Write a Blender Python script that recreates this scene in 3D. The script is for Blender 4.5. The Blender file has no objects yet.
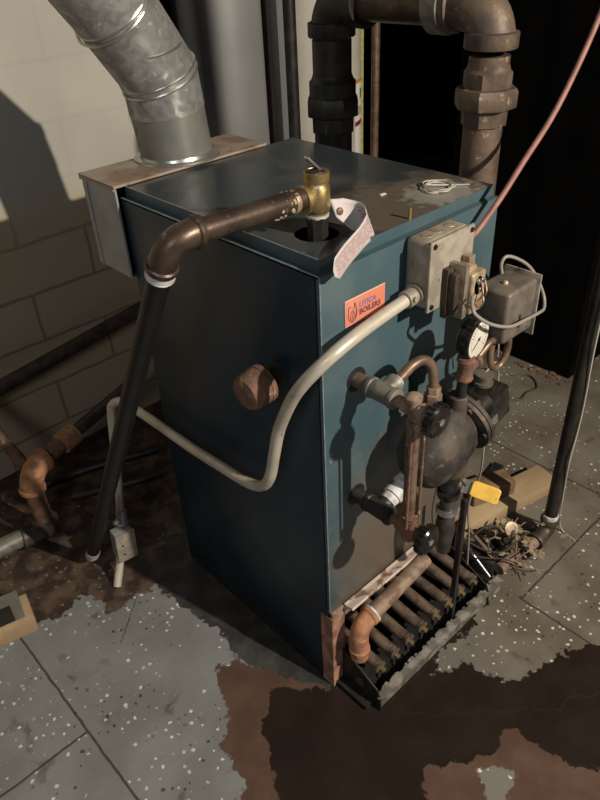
import bpy, bmesh, math, random
import numpy as np
from mathutils import Vector, Matrix
R = math.radians
random.seed(7)
SC = bpy.context.scene
COL = SC.collection
V = Vector
# ------------------------------------------------------------------ camera
CP = V((-0.6113, -0.6415, 1.3710)); YAW, PIT, ROLL, F = 0.84901, -0.60755, -0.05552, 693.36
fw = V((math.cos(YAW)*math.cos(PIT), math.sin(YAW)*math.cos(PIT), math.sin(PIT)))
r0 = fw.cross(V((0, 0, 1))).normalized(); u0 = r0.cross(fw)
rr = math.cos(ROLL)*r0 + math.sin(ROLL)*u0; uu = -math.sin(ROLL)*r0 + math.cos(ROLL)*u0
cam = bpy.data.cameras.new('camera'); co = bpy.data.objects.new('camera', cam); COL.objects.link(co)
co.matrix_world = Matrix(((rr.x, uu.x, -fw.x, CP.x), (rr.y, uu.y, -fw.y, CP.y), (rr.z, uu.z, -fw.z, CP.z), (0, 0, 0, 1)))
cam.sensor_fit = 'HORIZONTAL'; cam.sensor_width = 36; cam.lens = F/600*36; cam.clip_start = .02
SC.camera = co

# ------------------------------------------------------------------ materials
def mat(name, c1, c2=None, rough=.5, metal=0., scale=30., lo=.4, hi=.62, c3=None, s3=90., lo3=.62, hi3=.7,
        bump=.0, bscale=None, rough2=None, spec=None, coat=0., detail=6, warp=0., emis=None):
    m = bpy.data.materials.new(name); m.use_nodes = True; nt = m.node_tree; N = nt.nodes; Lk = nt.links
    b = N['Principled BSDF']
    b.inputs['Roughness'].default_value = rough; b.inputs['Metallic'].default_value = metal
    b.inputs['Base Color'].default_value = (*c1, 1)
    if spec is not None: b.inputs['Specular IOR Level'].default_value = spec
    if coat: b.inputs['Coat Weight'].default_value = coat; b.inputs['Coat Roughness'].default_value = .15
    tc = N.new('ShaderNodeTexCoord')
    def noise(s, d=detail):
        n = N.new('ShaderNodeTexNoise'); n.inputs['Scale'].default_value = s; n.inputs['Detail'].default_value = d
        n.inputs['Distortion'].default_value = warp
        Lk.new(tc.outputs['Object'], n.inputs['Vector']); return n
    def ramp(src, a, z):
        r = N.new('ShaderNodeMapRange'); r.inputs[1].default_value = a; r.inputs[2].default_value = z
        r.interpolation_type = 'SMOOTHSTEP'
        Lk.new(src, r.inputs[0]); return r.outputs[0]
    def mix(f, A, B):
        x = N.new('ShaderNodeMix'); x.data_type = 'RGBA'; Lk.new(f, x.inputs[0])
        for i, q in ((6, A), (7, B)):
            if isinstance(q, tuple): x.inputs[i].default_value = (*q, 1)
            else: Lk.new(q, x.inputs[i])
        return x.outputs[2]
    col = None
    if c2:
        f = ramp(noise(scale).outputs[0], lo, hi); col = mix(f, c1, c2)
        if rough2 is not None:
            r = N.new('ShaderNodeMapRange'); Lk.new(f, r.inputs[0]); r.inputs[3].default_value = rough; r.inputs[4].default_value = rough2
            Lk.new(r.outputs[0], b.inputs['Roughness'])
    if c3:
        f3 = ramp(noise(s3).outputs[0], lo3, hi3); col = mix(f3, col if col else c1, c3)
    if col: Lk.new(col, b.inputs['Base Color'])
    if bump:
        bp = N.new('ShaderNodeBump'); bp.inputs['Strength'].default_value = bump; bp.inputs['Distance'].default_value = .004
        Lk.new(noise(bscale or scale*2).outputs[0], bp.inputs['Height']); Lk.new(bp.outputs[0], b.inputs['Normal'])
    return m

M = {}
M['jacket'] = mat('blue_enamel_shaded', (.0055, .018, .031), (.008, .024, .038), rough=.36, scale=6, c3=(.09, .115, .12), s3=260, lo3=.7, hi3=.78, bump=.03, bscale=40, rough2=.5)  # same enamel as the front, darkened for the shaded sides
M['front'] = mat('blue_enamel_lit', (.044, .082, .098), (.060, .096, .106), rough=.42, scale=9, c3=(.15, .16, .15), s3=240, lo3=.68, hi3=.78, bump=.03, bscale=40, rough2=.55)  # lighter copy of the enamel for the lit front
M['lid'] = mat('dusty_dark_lid', (.034, .043, .046), (.075, .070, .062), rough=.24, rough2=.5, scale=9, lo=.45, hi=.75, c3=(.17, .16, .14), s3=120, lo3=.7, hi3=.78, bump=.02, bscale=60)
M['grey_sheet'] = mat('grey_sheet_steel', (.26, .26, .26), (.32, .32, .31), rough=.5, metal=.2, scale=12)
M['hood_top'] = mat('rusting_sheet', (.35, .28, .22), (.24, .16, .11), rough=.6, metal=.2, scale=14, c3=(.13, .10, .09), s3=50)
M['galv'] = mat('galvanised_steel', (.40, .40, .38), (.24, .24, .225), rough=.36, metal=.55, scale=38, lo=.35, hi=.65, c3=(.55, .54, .50), s3=70, rough2=.5, bump=.08, bscale=70, warp=.8)
M['galv_dull'] = mat('dull_galvanised_steel', (.22, .225, .205), (.26, .26, .23), rough=.5, metal=.55, scale=20, c3=(.10, .07, .05), s3=45, lo3=.68, hi3=.72)
M['seam'] = mat('seam_metal', (.5, .49, .45), rough=.3, metal=.85)
M['iron'] = mat('dark_iron', (.045, .038, .032), (.085, .068, .054), rough=.5, metal=.35, scale=30, bump=.15, bscale=120, c3=(.2, .17, .14), s3=150, lo3=.68, hi3=.74)
M['iron_dk'] = mat('very_dark_iron', (.018, .016, .014), (.035, .03, .026), rough=.5, metal=.3, scale=30, bump=.15, bscale=120)
M['iron_br'] = mat('brown_iron', (.15, .105, .075), (.085, .062, .05), rough=.55, metal=.35, scale=22, bump=.15, bscale=130, c3=(.34, .25, .17), s3=60, lo3=.6, hi3=.72)
M['pipe_br'] = mat('brown_iron_pipe', (.10, .068, .05), (.06, .043, .035), rough=.38, metal=.6, scale=25, bump=.1, bscale=110, c3=(.22, .17, .13), s3=80, lo3=.62, hi3=.72)
M['black_pipe'] = mat('black_pipe', (.004, .004, .004), (.006, .006, .006), rough=.5, metal=.0, scale=20)
M['rust'] = mat('orange_rust', (.42, .19, .095), (.26, .125, .07), rough=.75, scale=35, bump=.3, bscale=120, c3=(.45, .26, .13), s3=60, lo3=.58, hi3=.7)
M['rust_dk'] = mat('dark_rust', (.17, .085, .05), (.10, .055, .038), rough=.75, scale=40, bump=.3, bscale=120, c3=(.30, .22, .16), s3=70, lo3=.6, hi3=.7)
M['rust_pk'] = mat('pinkish_rust', (.40, .22, .15), (.20, .10, .065), rough=.7, scale=30, bump=.25, bscale=120)
M['rust_br'] = mat('tan_rust', (.27, .19, .135), (.15, .09, .06), rough=.7, scale=40, bump=.25, bscale=120)
M['brass'] = mat('brass', (.44, .32, .13), (.30, .22, .11), rough=.38, metal=.75, scale=50, c3=(.55, .5, .4), s3=90, bump=.1)
M['steel'] = mat('bright_steel', (.55, .56, .58), rough=.28, metal=.9)
M['tape'] = mat('white_tape', (.62, .62, .60), (.38, .36, .31), rough=.7, scale=60)
M['emt'] = mat('painted_conduit', (.58, .53, .43), (.48, .43, .34), rough=.38, metal=.25, scale=22, c3=(.22, .19, .15), s3=90, lo3=.66, hi3=.74)
M['boxm'] = mat('beige_dusty_box', (.37, .33, .265), (.27, .235, .18), rough=.5, metal=.2, scale=35, bump=.1, c3=(.13, .10, .075), s3=80, lo3=.64, hi3=.72)
M['tan'] = mat('dusty_tan_metal', (.46, .36, .23), (.28, .21, .13), rough=.5, metal=.35, scale=50, bump=.15)
M['coil'] = mat('dark_brown_winding', (.035, .022, .015), (.06, .04, .025), rough=.6, scale=60)
M['ctrl'] = mat('grey_brown_control_cover', (.115, .098, .08), (.17, .145, .115), rough=.5, metal=.2, scale=30, bump=.08)
M['blk'] = mat('black_gloss', (.006, .006, .006), (.02, .018, .015), rough=.22, scale=40)
M['blkm'] = mat('black_sheet', (.008, .008, .008), (.018, .015, .012), rough=.6, scale=30)
M['cast'] = mat('dusty_cast_iron', (.024, .021, .018), (.085, .066, .050), rough=.68, metal=.2, scale=18, bump=.3, bscale=90, c3=(.16, .13, .10), s3=60, lo3=.6, hi3=.75)
M['greypipe'] = mat('grey_green_metal', (.21, .20, .165), (.13, .12, .10), rough=.5, metal=.3, scale=45, bump=.2)
M['white'] = mat('white_paint', (.72, .70, .64), (.55, .50, .42), rough=.6, scale=40)
M['pinkwhite'] = mat('scuffed_white_strip', (.55, .45, .37), (.22, .13, .09), rough=.7, scale=40, lo=.5, hi=.62)
M['glass'] = mat('stained_glass_tube', (.16, .11, .08), (.10, .06, .04), rough=.15, scale=60)
M['copper'] = mat('dull_copper', (.24, .155, .10), (.14, .095, .07), rough=.45, metal=.5, scale=50, bump=.1)
M['face'] = mat('gauge_face', (.70, .68, .60), (.6, .56, .47), rough=.35, scale=30)
M['ink'] = mat('black_ink', (.02, .02, .02), rough=.6)
M['yellow'] = mat('yellow_vinyl', (.80, .50, .06), (.7, .42, .05), rough=.4, scale=60, c3=(.12, .08, .02), s3=110, lo3=.7, hi3=.73)
M['badge'] = mat('salmon_badge', (.62, .20, .125), (.68, .26, .17), rough=.4, scale=12)
M['badge_rim'] = mat('pale_badge_rim', (.62, .40, .31), rough=.4)
M['badge_ink'] = mat('badge_lettering_ink', (.10, .055, .07), rough=.5)
M['badge_blue'] = mat('badge_blue_ink', (.16, .16, .27), rough=.5)
M['wood'] = mat('pale_wood', (.44, .33, .19), (.33, .23, .13), rough=.7, scale=9, bump=.15, bscale=60)
M['wood_dk'] = mat('brown_wood', (.24, .155, .09), (.14, .085, .05), rough=.75, scale=18, bump=.2, bscale=60)
M['red'] = mat('red_armoured_cable', (.30, .135, .105), (.22, .10, .08), rough=.55, metal=.0, scale=40)
M['greywire'] = mat('grey_wire', (.26, .235, .20), rough=.45)
M['whitewire'] = mat('dirty_white_wire', (.42, .39, .32), rough=.5)
M['darkwire'] = mat('dark_wire', (.05, .04, .03), rough=.5)
M['heater'] = mat('grey_heater_jacket', (.22, .225, .225), (.25, .25, .245), rough=.5, metal=.05, scale=4)
M['heater_w'] = mat('cream_heater_jacket', (.56, .52, .45), (.50, .46, .40), rough=.4, scale=5)
M['strip'] = mat('pale_blue_grey_panel', (.66, .67, .65), rough=.5)
M['lime'] = mat('yellow_green_foam', (.50, .50, .16), (.35, .38, .12), rough=.7, scale=60)
M['orange'] = mat('orange_label', (.70, .27, .06), rough=.5)
M['paper'] = mat('label_paper', (.85, .83, .80), rough=.6)
M['redl'] = mat('label_red', (.33, .02, .03), rough=.5)
M['debris'] = mat('dry_fibre', (.17, .12, .075), (.34, .26, .16), rough=.85, scale=60)
M['dust'] = mat('grey_dusty_tray_lip', (.09, .078, .066), (.22, .195, .165), rough=.9, scale=30, bump=.4, bscale=90)
M['burner'] = mat('burner_tube_metal', (.20, .145, .105), (.11, .075, .055), rough=.5, metal=.4, scale=45, bump=.2)

# tag paper, pink print lines (object space)
def dirt(m, col, gen):
    # caked dirt with a place of its own on the sheet metal (object space)
    nt = m.node_tree; N = nt.nodes; L = nt.links; b = N['Principled BSDF']; src = b.inputs['Base Color'].links[0].from_socket
    tc = N.new('ShaderNodeTexCoord'); no = N.new('ShaderNodeTexNoise'); no.inputs['Scale'].default_value = gen[4]; no.inputs['Detail'].default_value = 9
    L.new(tc.outputs['Object'], no.inputs[0])
    vs = N.new('ShaderNodeVectorMath'); vs.operation = 'SUBTRACT'; L.new(tc.outputs['Object'], vs.inputs[0]); vs.inputs[1].default_value = gen[0]
    vm = N.new('ShaderNodeVectorMath'); vm.operation = 'MULTIPLY'; L.new(vs.outputs[0], vm.inputs[0]); vm.inputs[1].default_value = gen[1]
    ln = N.new('ShaderNodeVectorMath'); ln.operation = 'LENGTH'; L.new(vm.outputs[0], ln.inputs[0])
    ad = N.new('ShaderNodeMath'); ad.operation = 'MULTIPLY_ADD'; L.new(no.outputs[0], ad.inputs[0]); ad.inputs[1].default_value = -1.6; L.new(ln.outputs[1], ad.inputs[2])
    mr = N.new('ShaderNodeMapRange'); mr.interpolation_type = 'SMOOTHSTEP'; L.new(ad.outputs[0], mr.inputs[0]); mr.inputs[1].default_value = .35; mr.inputs[2].default_value = -.1; mr.inputs[3].default_value = 0; mr.inputs[4].default_value = gen[3]
    x = N.new('ShaderNodeMix'); x.data_type = 'RGBA'; L.new(mr.outputs[0], x.inputs[0]); L.new(src, x.inputs[6]); x.inputs[7].default_value = (*col, 1); L.new(x.outputs[2], b.inputs['Base Color'])
dirt(M['front'], (.115, .088, .066), ((.04, 0, .27-0), (4.2, 1, 3.8), 0, .85, 14))
dirt(M['front'], (.13, .105, .08), ((-.02, 0, .33), (5, 1, 3.4), 0, .55, 30))
dirt(M['lid'], (.17, .125, .085), ((.08, -.20, .98), (6, 9, 0), 0, .55, 22))
dirt(M['lid'], (.30, .29, .26), ((.13, -.205, .98), (14, 18, 0), 0, .7, 60))
def tag_mat():
    m = mat('pale_tag_paper', (.62, .54, .52), rough=.6)
    nt = m.node_tree; N = nt.nodes; L = nt.links; b = N['Principled BSDF']
    uv = N.new('ShaderNodeUVMap'); sp = N.new('ShaderNodeSeparateXYZ'); L.new(uv.outputs[0], sp.inputs[0])
    def mth(op, a, c=None):
        n = N.new('ShaderNodeMath'); n.operation = op
        for i, q in enumerate((a, c)):
            if q is None: continue
            if isinstance(q, (int, float)): n.inputs[i].default_value = q
            else: L.new(q, n.inputs[i])
        return n.outputs[0]
    no = N.new('ShaderNodeTexNoise'); no.inputs['Scale'].default_value = 30; L.new(uv.outputs[0], no.inputs[0])
    lines = mth('GREATER_THAN', mth('SINE', mth('MULTIPLY', sp.outputs[1], 70)), .1)
    ragged = mth('GREATER_THAN', no.outputs[0], .43)
    ina = mth('MULTIPLY', mth('GREATER_THAN', sp.outputs[0], .28), mth('LESS_THAN', sp.outputs[0], .92))
    inb = mth('MULTIPLY', mth('GREATER_THAN', sp.outputs[1], .12), mth('LESS_THAN', sp.outputs[1], .88))
    f = mth('MULTIPLY', mth('MULTIPLY', lines, ragged), mth('MULTIPLY', ina, inb))
    x = N.new('ShaderNodeMix'); x.data_type = 'RGBA'; L.new(f, x.inputs[0]); x.inputs[6].default_value = (.50, .45, .44, 1); x.inputs[7].default_value = (.26, .09, .085, 1)
    L.new(x.outputs[2], b.inputs['Base Color']); return m
M['tag'] = tag_mat()

# ------------------------------------------------------------------ mesh helpers
def frame(d):
    d = V(d).normalized(); a = V((0, 0, 1)) if abs(d.z) < .9 else V((1, 0, 0))
    x = a.cross(d).normalized(); return x, d.cross(x), d
def catmull(P, n=8):
    P = [V(p) for p in P]
    if len(P) < 3: return P
    Q = [P[0]*2-P[1]] + P + [P[-1]*2-P[-2]]; out = []
    for i in range(1, len(Q)-2):
        a, b, c, d = Q[i-1:i+3]
        for k in range(n):
            t = k/n
            out.append(.5*((2*b)+(c-a)*t+(2*a-5*b+4*c-d)*t*t+(3*b-a-3*c+d)*t**3))
    out.append(P[-1]); return out
def tube(bm, path, r, seg=20, smooth=False, cap=True, n=8):
    """sweep a circle along path; r a number or one per point"""
    P = catmull(path, n) if smooth else [V(p) for p in path]
    rs = r if isinstance(r, (list, tuple)) else [r]*len(P)
    rings = []; x = None
    for i, p in enumerate(P):
        if i == 0: t = P[1]-P[0]
        elif i == len(P)-1: t = P[-1]-P[-2]
        else: t = (P[i+1]-p).normalized()+(p-P[i-1]).normalized()
        if t.length < 1e-9: t = P[i]-P[i-1]
        t.normalize()
        if x is None: x, y, _ = frame(t)
        else:
            x = (x - t*x.dot(t)).normalized(); y = t.cross(x)
        rings.append([bm.verts.new(p + rs[i]*(math.cos(2*math.pi*k/seg)*x + math.sin(2*math.pi*k/seg)*y)) for k in range(seg)])
    for A, B in zip(rings, rings[1:]):
        for k in range(seg):
            f = bm.faces.new((A[k], A[(k+1) % seg], B[(k+1) % seg], B[k])); f.smooth = True
    if cap:
        bm.faces.new(rings[0][::-1]); bm.faces.new(rings[-1])
def lathe(bm, o, d, prof, seg=24, flat=False):
    """prof = [(distance along d, radius)], closed with caps; sharp between separate rings"""
    o = V(o); x, y, z = frame(d); prev = None; first = None
    for h, r in prof:
        ring = [bm.verts.new(o + z*h + r*(math.cos(2*math.pi*(k+.5)/seg)*x + math.sin(2*math.pi*(k+.5)/seg)*y)) for k in range(seg)]
        if prev:
            for k in range(seg):
                f = bm.faces.new((prev[k], prev[(k+1) % seg], ring[(k+1) % seg], ring[k])); f.smooth = not flat
        else: first = ring
        prev = ring
    bm.faces.new(first[::-1]); bm.faces.new(prev)
def box(bm, lo, hi, rot=None, bev=0., pivot=None, seg=2):
    lo, hi = V(lo), V(hi); c = (lo+hi)/2; s = hi-lo
    r = bmesh.ops.create_cube(bm, size=1.0); vs = r['verts']
    for v in vs: v.co = V((v.co.x*s.x, v.co.y*s.y, v.co.z*s.z))
    if bev:
        es = list({e for v in vs for e in v.link_edges})
        g = bmesh.ops.bevel(bm, geom=es, offset=bev, segments=seg, affect='EDGES', profile=.5)
        vs = list({v for f in g['faces'] for v in f.verts} | {v for v in vs if v.is_valid})
    piv = V(pivot) if pivot else c
    for v in vs:
        p = v.co + c
        if rot is not None: p = rot @ (p-piv) + piv
        v.co = p
def elbow(bm, a, c, b, r, collar=1.28, cl=.02, seg=24, rad=None):
    """threaded elbow: bend from a round corner c to b, with collar bands on both ends"""
    a, b, c = V(a), V(b), V(c); da = (c-a).normalized(); db = (b-c).normalized()
    rad = rad or min((c-a).length, (b-c).length)
    p0 = c-da*rad; p1 = c+db*rad; n = 12; pts = [a] if (p0-a).length > 1e-4 else []
    ctr = None
    for k in range(n+1):
        t = k/n; pts.append((1-t)**2*p0 + 2*(1-t)*t*(c*.92+(p0+p1)*.04) + t*t*p1)
    if (b-p1).length > 1e-4: pts.append(b)
    tube(bm, pts, r, seg)
    for p, d in ((a, da), (b, -db)):
        lathe(bm, p, d, [(0, r*collar*.97), (.002, r*collar), (cl-.002, r*collar), (cl, r*1.02)], seg)
def B(): return bmesh.new()
def prep(bm): bmesh.ops.recalc_face_normals(bm, faces=bm.faces)
def obj(name, bm, m, parent=None, bevel=0., smoothang=None):
    prep(bm); me = bpy.data.meshes.new(name)
    off = V((0, 0, 0))
    if parent:
        p = parent
        while p: off += p.location; p = p.parent
    bmesh.ops.translate(bm, verts=bm.verts, vec=-off)
    if not parent:
        xs = [v.co for v in bm.verts]; lo = V([min(c[i] for c in xs) for i in range(3)]); hi = V([max(c[i] for c in xs) for i in range(3)])
        base = V(((lo.x+hi.x)/2, (lo.y+hi.y)/2, lo.z)); bmesh.ops.translate(bm, verts=bm.verts, vec=-base)
    bm.to_mesh(me); bm.free(); o = bpy.data.objects.new(name, me); COL.objects.link(o)
    if parent: o.parent = parent
    else: o.location = base
    me.materials.append(M[m] if isinstance(m, str) else m)
    if bevel:
        md = o.modifiers.new('bevel', 'BEVEL'); md.width = bevel; md.segments = 2; md.limit_method = 'ANGLE'
    # keep hard edges crisp on smooth-shaded tubes
    me.set_sharp_from_angle(angle=R(38))
    return o
def tagp(o, label, cat, group=None):
    o['label'] = label; o['category'] = cat
    if group: o['group'] = group
    return o
def thing(name, loc, label, cat, group=None):
    o = bpy.data.objects.new(name, None); o.location = loc; COL.objects.link(o); o.empty_display_size = .05
    return tagp(o, label, cat, group)
def part(name, parent, m, fn, *a, **k):
    bm = B(); fn(bm, *a, **k); return obj(name, bm, m, parent)
def struct(name, bm, m):
    o = obj(name, bm, m); o['kind'] = 'structure'; return o
def lab(o, s): o['label'] = s; return o

H, W, D, LT = .96, .4347, .5226, .9785

# ------------------------------------------------------------------ floor
POLY = {
 'wet': [(-.014,-.008),(-.106,.084),(-.177,.027),(-.216,-.049),(-.275,-.144),(-.09,-.324),(.001,-.257),(.1,-.324),(.138,-.336),(.174,-.317),(.193,-.332),(.19,-.38),(.203,-.448),(.279,-.549),(.75,-.55),(.569,-.414),(.479,-.342),(.409,-.308),(.357,-.302),(.337,-.283),(.305,-.285),(.268,-.272),(.251,-.221),(.248,-.165),(.194,-.164),(.178,-.138),(.199,-.117),(.33,-.125),(.484,-.104),(.499,-.004),(.242,.075)],
 'brown': [(-.014,-.008),(-.074,.12),(-.114,.196),(-.154,.218),(-.183,.161),(-.214,.094),(-.256,.06),(-.268,-.012),(-.323,-.097),(-.36,-.25),(-.1,-.5),(.186,-.65),(.5,-.8),(.9,-.7),(.75,-.62),(.5,-.46),(.3,-.37),(.1,-.2),(.0,-.03)],
 'soot_shade': [(-.05,.62),(-.12,.52),(-.105,.36),(-.088,.25),(-.105,.21),(-.10,.15),(-.12,.08),(-.06,.0),(.0,-.03),(.05,-.02),(.05,.62)],  # dark stain beside the boiler, with the boiler's floor shadow painted in
 'patch': [(.068,-.328),(.101,-.347),(.111,-.378),(.078,-.391),(.034,-.403),(.036,-.375)],
 'left': [(-1.6,.78),(-.9,.72),(-.555,.675),(-.44,.67),(-.415,.613),(-.37,.616),(-.349,.579),(-.291,.613),(-.248,.588),(-.251,.521),(-.192,.514),(-.143,.5),(-.047,.552),(.023,.582),(.3,.6),(.6,.7),(.6,1.3),(-1.6,1.3)],
}
def sdf(poly, X, Y):
    n = len(poly); d = np.full(X.shape, 1e9); ins = np.zeros(X.shape, bool)
    for i in range(n):
        x0, y0 = poly[i]; x1, y1 = poly[(i+1) % n]
        ex, ey = x1-x0, y1-y0; t = np.clip(((X-x0)*ex+(Y-y0)*ey)/(ex*ex+ey*ey), 0, 1)
        d = np.minimum(d, np.hypot(X-x0-t*ex, Y-y0-t*ey))
        if y0 != y1:
            ins ^= ((y0 > Y) != (y1 > Y)) & (X < (x1-x0)*(Y-y0)/(y1-y0)+x0)
    return np.where(ins, d, -d)
xs = np.concatenate([[-2.6, -2, -1.5, -1.1, -.9], np.arange(-.75, 1.0, .008), [1.1, 1.3, 1.6, 2, 2.6, 3.4]])
ys = np.concatenate([[-3.2, -2.4, -1.6, -1.1, -.8], np.arange(-.65, .95, .008), [1.05, 1.2, 1.5, 2, 2.6]])
X, Y = np.meshgrid(xs, ys); ny, nx = X.shape
me = bpy.data.meshes.new('floor'); idx = np.arange(nx*ny).reshape(ny, nx)
q = np.stack([idx[:-1, :-1], idx[:-1, 1:], idx[1:, 1:], idx[1:, :-1]], -1).reshape(-1, 4)
me.from_pydata(np.stack([X.ravel(), Y.ravel(), np.zeros(X.size)], 1).tolist(), [], q.tolist())
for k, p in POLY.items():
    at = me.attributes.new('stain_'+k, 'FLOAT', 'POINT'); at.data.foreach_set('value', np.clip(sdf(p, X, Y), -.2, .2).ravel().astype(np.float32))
floor = bpy.data.objects.new('floor', me); COL.objects.link(floor); floor['kind'] = 'structure'

def floor_mat():
    m = bpy.data.materials.new('speckled_tile_floor'); m.use_nodes = True; nt = m.node_tree; N = nt.nodes; L = nt.links; b = N['Principled BSDF']
    geo = N.new('ShaderNodeTexCoord').outputs['Object']
    def mth(op, a, c=None, d=None, clamp=False):
        n = N.new('ShaderNodeMath'); n.operation = op; n.use_clamp = clamp
        for i, q in enumerate((a, c, d)):
            if q is None: continue
            if isinstance(q, (int, float)): n.inputs[i].default_value = q
            else: L.new(q, n.inputs[i])
        return n.outputs[0]
    def noise(s, d=6, dist=0):
        n = N.new('ShaderNodeTexNoise'); n.inputs['Scale'].default_value = s; n.inputs['Detail'].default_value = d; n.inputs['Distortion'].default_value = dist
        L.new(geo, n.inputs['Vector']); return n.outputs[0]
    def mr(v, a, z, o0=0., o1=1.):
        n = N.new('ShaderNodeMapRange'); n.interpolation_type = 'SMOOTHSTEP'; L.new(v, n.inputs[0])
        for i, q in ((1, a), (2, z), (3, o0), (4, o1)): n.inputs[i].default_value = q
        return n.outputs[0]
    def mix(f, A, C):
        x = N.new('ShaderNodeMix'); x.data_type = 'RGBA'
        if isinstance(f, float): x.inputs[0].default_value = f
        else: L.new(f, x.inputs[0])
        for i, q in ((6, A), (7, C)):
            if isinstance(q, tuple): x.inputs[i].default_value = (*q, 1)
            else: L.new(q, x.inputs[i])
        return x.outputs[2]
    sp = N.new('ShaderNodeSeparateXYZ'); L.new(geo, sp.inputs[0]); PX, PY = sp.outputs[0], sp.outputs[1]
    rag = mth('MULTIPLY', mth('SUBTRACT', noise(28, 8), .5), .06)
    rag2 = mth('MULTIPLY', mth('SUBTRACT', noise(90, 4), .5), .02)
    def stain(k, soft=.0025, amt=1.):
        a = N.new('ShaderNodeAttribute'); a.attribute_name = 'stain_'+k
        v = mth('ADD', mth('ADD', a.outputs['Fac'], mth('MULTIPLY', rag, amt)), rag2)
        return mr(v, -soft, soft)
    # base tile colour: cool grey to the left, browner dirt film to the right
    lr = mr(PX, -.15, .45)
    base = mix(mr(noise(7), .35, .65), (.215, .218, .212), (.170, .170, .162))
    warm = mix(mr(noise(6, 7), .35, .65), (.175, .155, .122), (.115, .094, .072))
    col = mix(lr, base, warm)
    col = mix(mr(noise(16, 8, .5), .60, .72, 0, .65), col, (.085, .065, .048))
    # chips: two voronoi layers
    def chips(sc, thr, seed, rnd):
        mp = N.new('ShaderNodeMapping'); mp.inputs['Location'].default_value = (seed, seed*2.3, 0); L.new(geo, mp.inputs[0])
        n2 = N.new('ShaderNodeTexNoise'); n2.inputs['Scale'].default_value = 160; L.new(geo, n2.inputs['Vector'])
        vm = N.new('ShaderNodeVectorMath'); vm.operation = 'MULTIPLY_ADD'; L.new(n2.outputs[1], vm.inputs[0]); vm.inputs[1].default_value = (.007, .007, 0); L.new(mp.outputs[0], vm.inputs[2])
        v = N.new('ShaderNodeTexVoronoi'); v.voronoi_dimensions = '2D'; v.inputs['Scale'].default_value = sc; L.new(vm.outputs[0], v.inputs['Vector'])
        s2 = N.new('ShaderNodeSeparateColor'); L.new(v.outputs['Color'], s2.inputs[0])
        size = mth('MULTIPLY', mth('SUBTRACT', s2.outputs[0], rnd), thr/(1-rnd))
        return mth('GREATER_THAN', size, v.outputs['Distance'])
    dens = mr(noise(5.5, 2), .36, .6)
    white = mth('MULTIPLY', chips(64, .27, .3, .68), mth('GREATER_THAN', mth('ADD', dens, mth('MULTIPLY', noise(70, 1), .35)), .45))
    black = mth('MULTIPLY', chips(66, .28, 4.1, .76), mr(noise(6, 2), .45, .6))
    col = mix(mth('MULTIPLY', black, .8), col, (.03, .026, .022))
    wclean = mix(mr(noise(40, 2), .4, .7), (.62, .60, .55), (.36, .33, .27))
    col = mix(white, col, wclean)
    # tile joints
    def joint(P, at, w=.0016, lo=None):
        return mr(mth('ABSOLUTE', mth('SUBTRACT', mth('ADD', P, mth('MULTIPLY', mth('SUBTRACT', noise(30, 2), .5), .006)), at)), w, w*2.2, 1, 0)
    left = mth('LESS_THAN', PX, -.438); right = mth('GREATER_THAN', PX, .483)
    j = joint(PX, -.438)
    j = mth('MAXIMUM', j, mth('MULTIPLY', joint(PX, .483), mth('LESS_THAN', PY, -.16)))
    j = mth('MAXIMUM', j, mth('MULTIPLY', joint(PY, .282), left))
    j = mth('MAXIMUM', j, mth('MULTIPLY', joint(PY, -.18), left))
    j = mth('MAXIMUM', j, mth('MULTIPLY', joint(PY, -.163), right))
    j = mth('MAXIMUM', j, mth('MULTIPLY', joint(PX, .95), mth('LESS_THAN', PY, .3)))
    # crack near the boiler's left side
    ck = mth('SUBTRACT', PY, mth('MULTIPLY_ADD', PX, .9, .668))
    rng = mth('MULTIPLY', mth('GREATER_THAN', PX, -.275), mth('LESS_THAN', PX, -.17))
    j = mth('MAXIMUM', j, mth('MULTIPLY', mr(mth('ABSOLUTE', mth('ADD', ck, mth('MULTIPLY', rag2, .8))), .001, .003, .8, 0), rng))
    col = mix(mth('MULTIPLY', j, .85), col, (.035, .03, .027))
    # stains, and the boiler's shade painted in with the dark left-side stain
    brown = mix(mr(noise(14), .35, .7), (.078, .044, .030), (.105, .063, .044))
    wetc = mix(mr(noise(9, 8), .35, .7), (.014, .0085, .006), (.022, .0135, .010))
    lefc = mix(mr(noise(22, 8), .42, .62), (.040, .027, .021), (.105, .070, .047))
    lefc = mix(mth('MULTIPLY', white, .35), lefc, (.35, .32, .27))
    fb = stain('brown'); fw_ = stain('wet', .0025, 1.); fl = stain('left'); fp = stain('patch')
    col = mix(fl, col, lefc); col = mix(stain('soot_shade'), col, mix(mr(noise(18, 8), .4, .65), (.030, .029, .029), (.058, .057, .056))); col = mix(fb, col, brown); col = mix(fw_, col, wetc)
    gp = mix(white, (.17, .16, .14), (.6, .58, .53)); col = mix(fp, col, gp)
    far = mr(noise(3.5, 6), .45, .62, 0, .55)
    L.new(col, b.inputs['Base Color'])
    wet = mth('MULTIPLY', fw_, mth('SUBTRACT', 1, fp))
    rg = N.new('ShaderNodeMapRange'); L.new(wet, rg.inputs[0]); rg.inputs[3].default_value = .5; rg.inputs[4].default_value = .42
    L.new(rg.outputs[0], b.inputs['Roughness']); b.inputs['Specular IOR Level'].default_value = .35
    bp = N.new('ShaderNodeBump'); bp.inputs['Strength'].default_value = .25; bp.inputs['Distance'].default_value = .003
    hgt = mth('SUBTRACT', mth('ADD', noise(60), mth('MULTIPLY', white, .3)), mth('MAXIMUM', j, mth('MULTIPLY', fb, .7)))
    L.new(hgt, bp.inputs['Height']); L.new(bp.outputs[0], b.inputs['Normal'])
    return m
me.materials.append(floor_mat())

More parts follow.
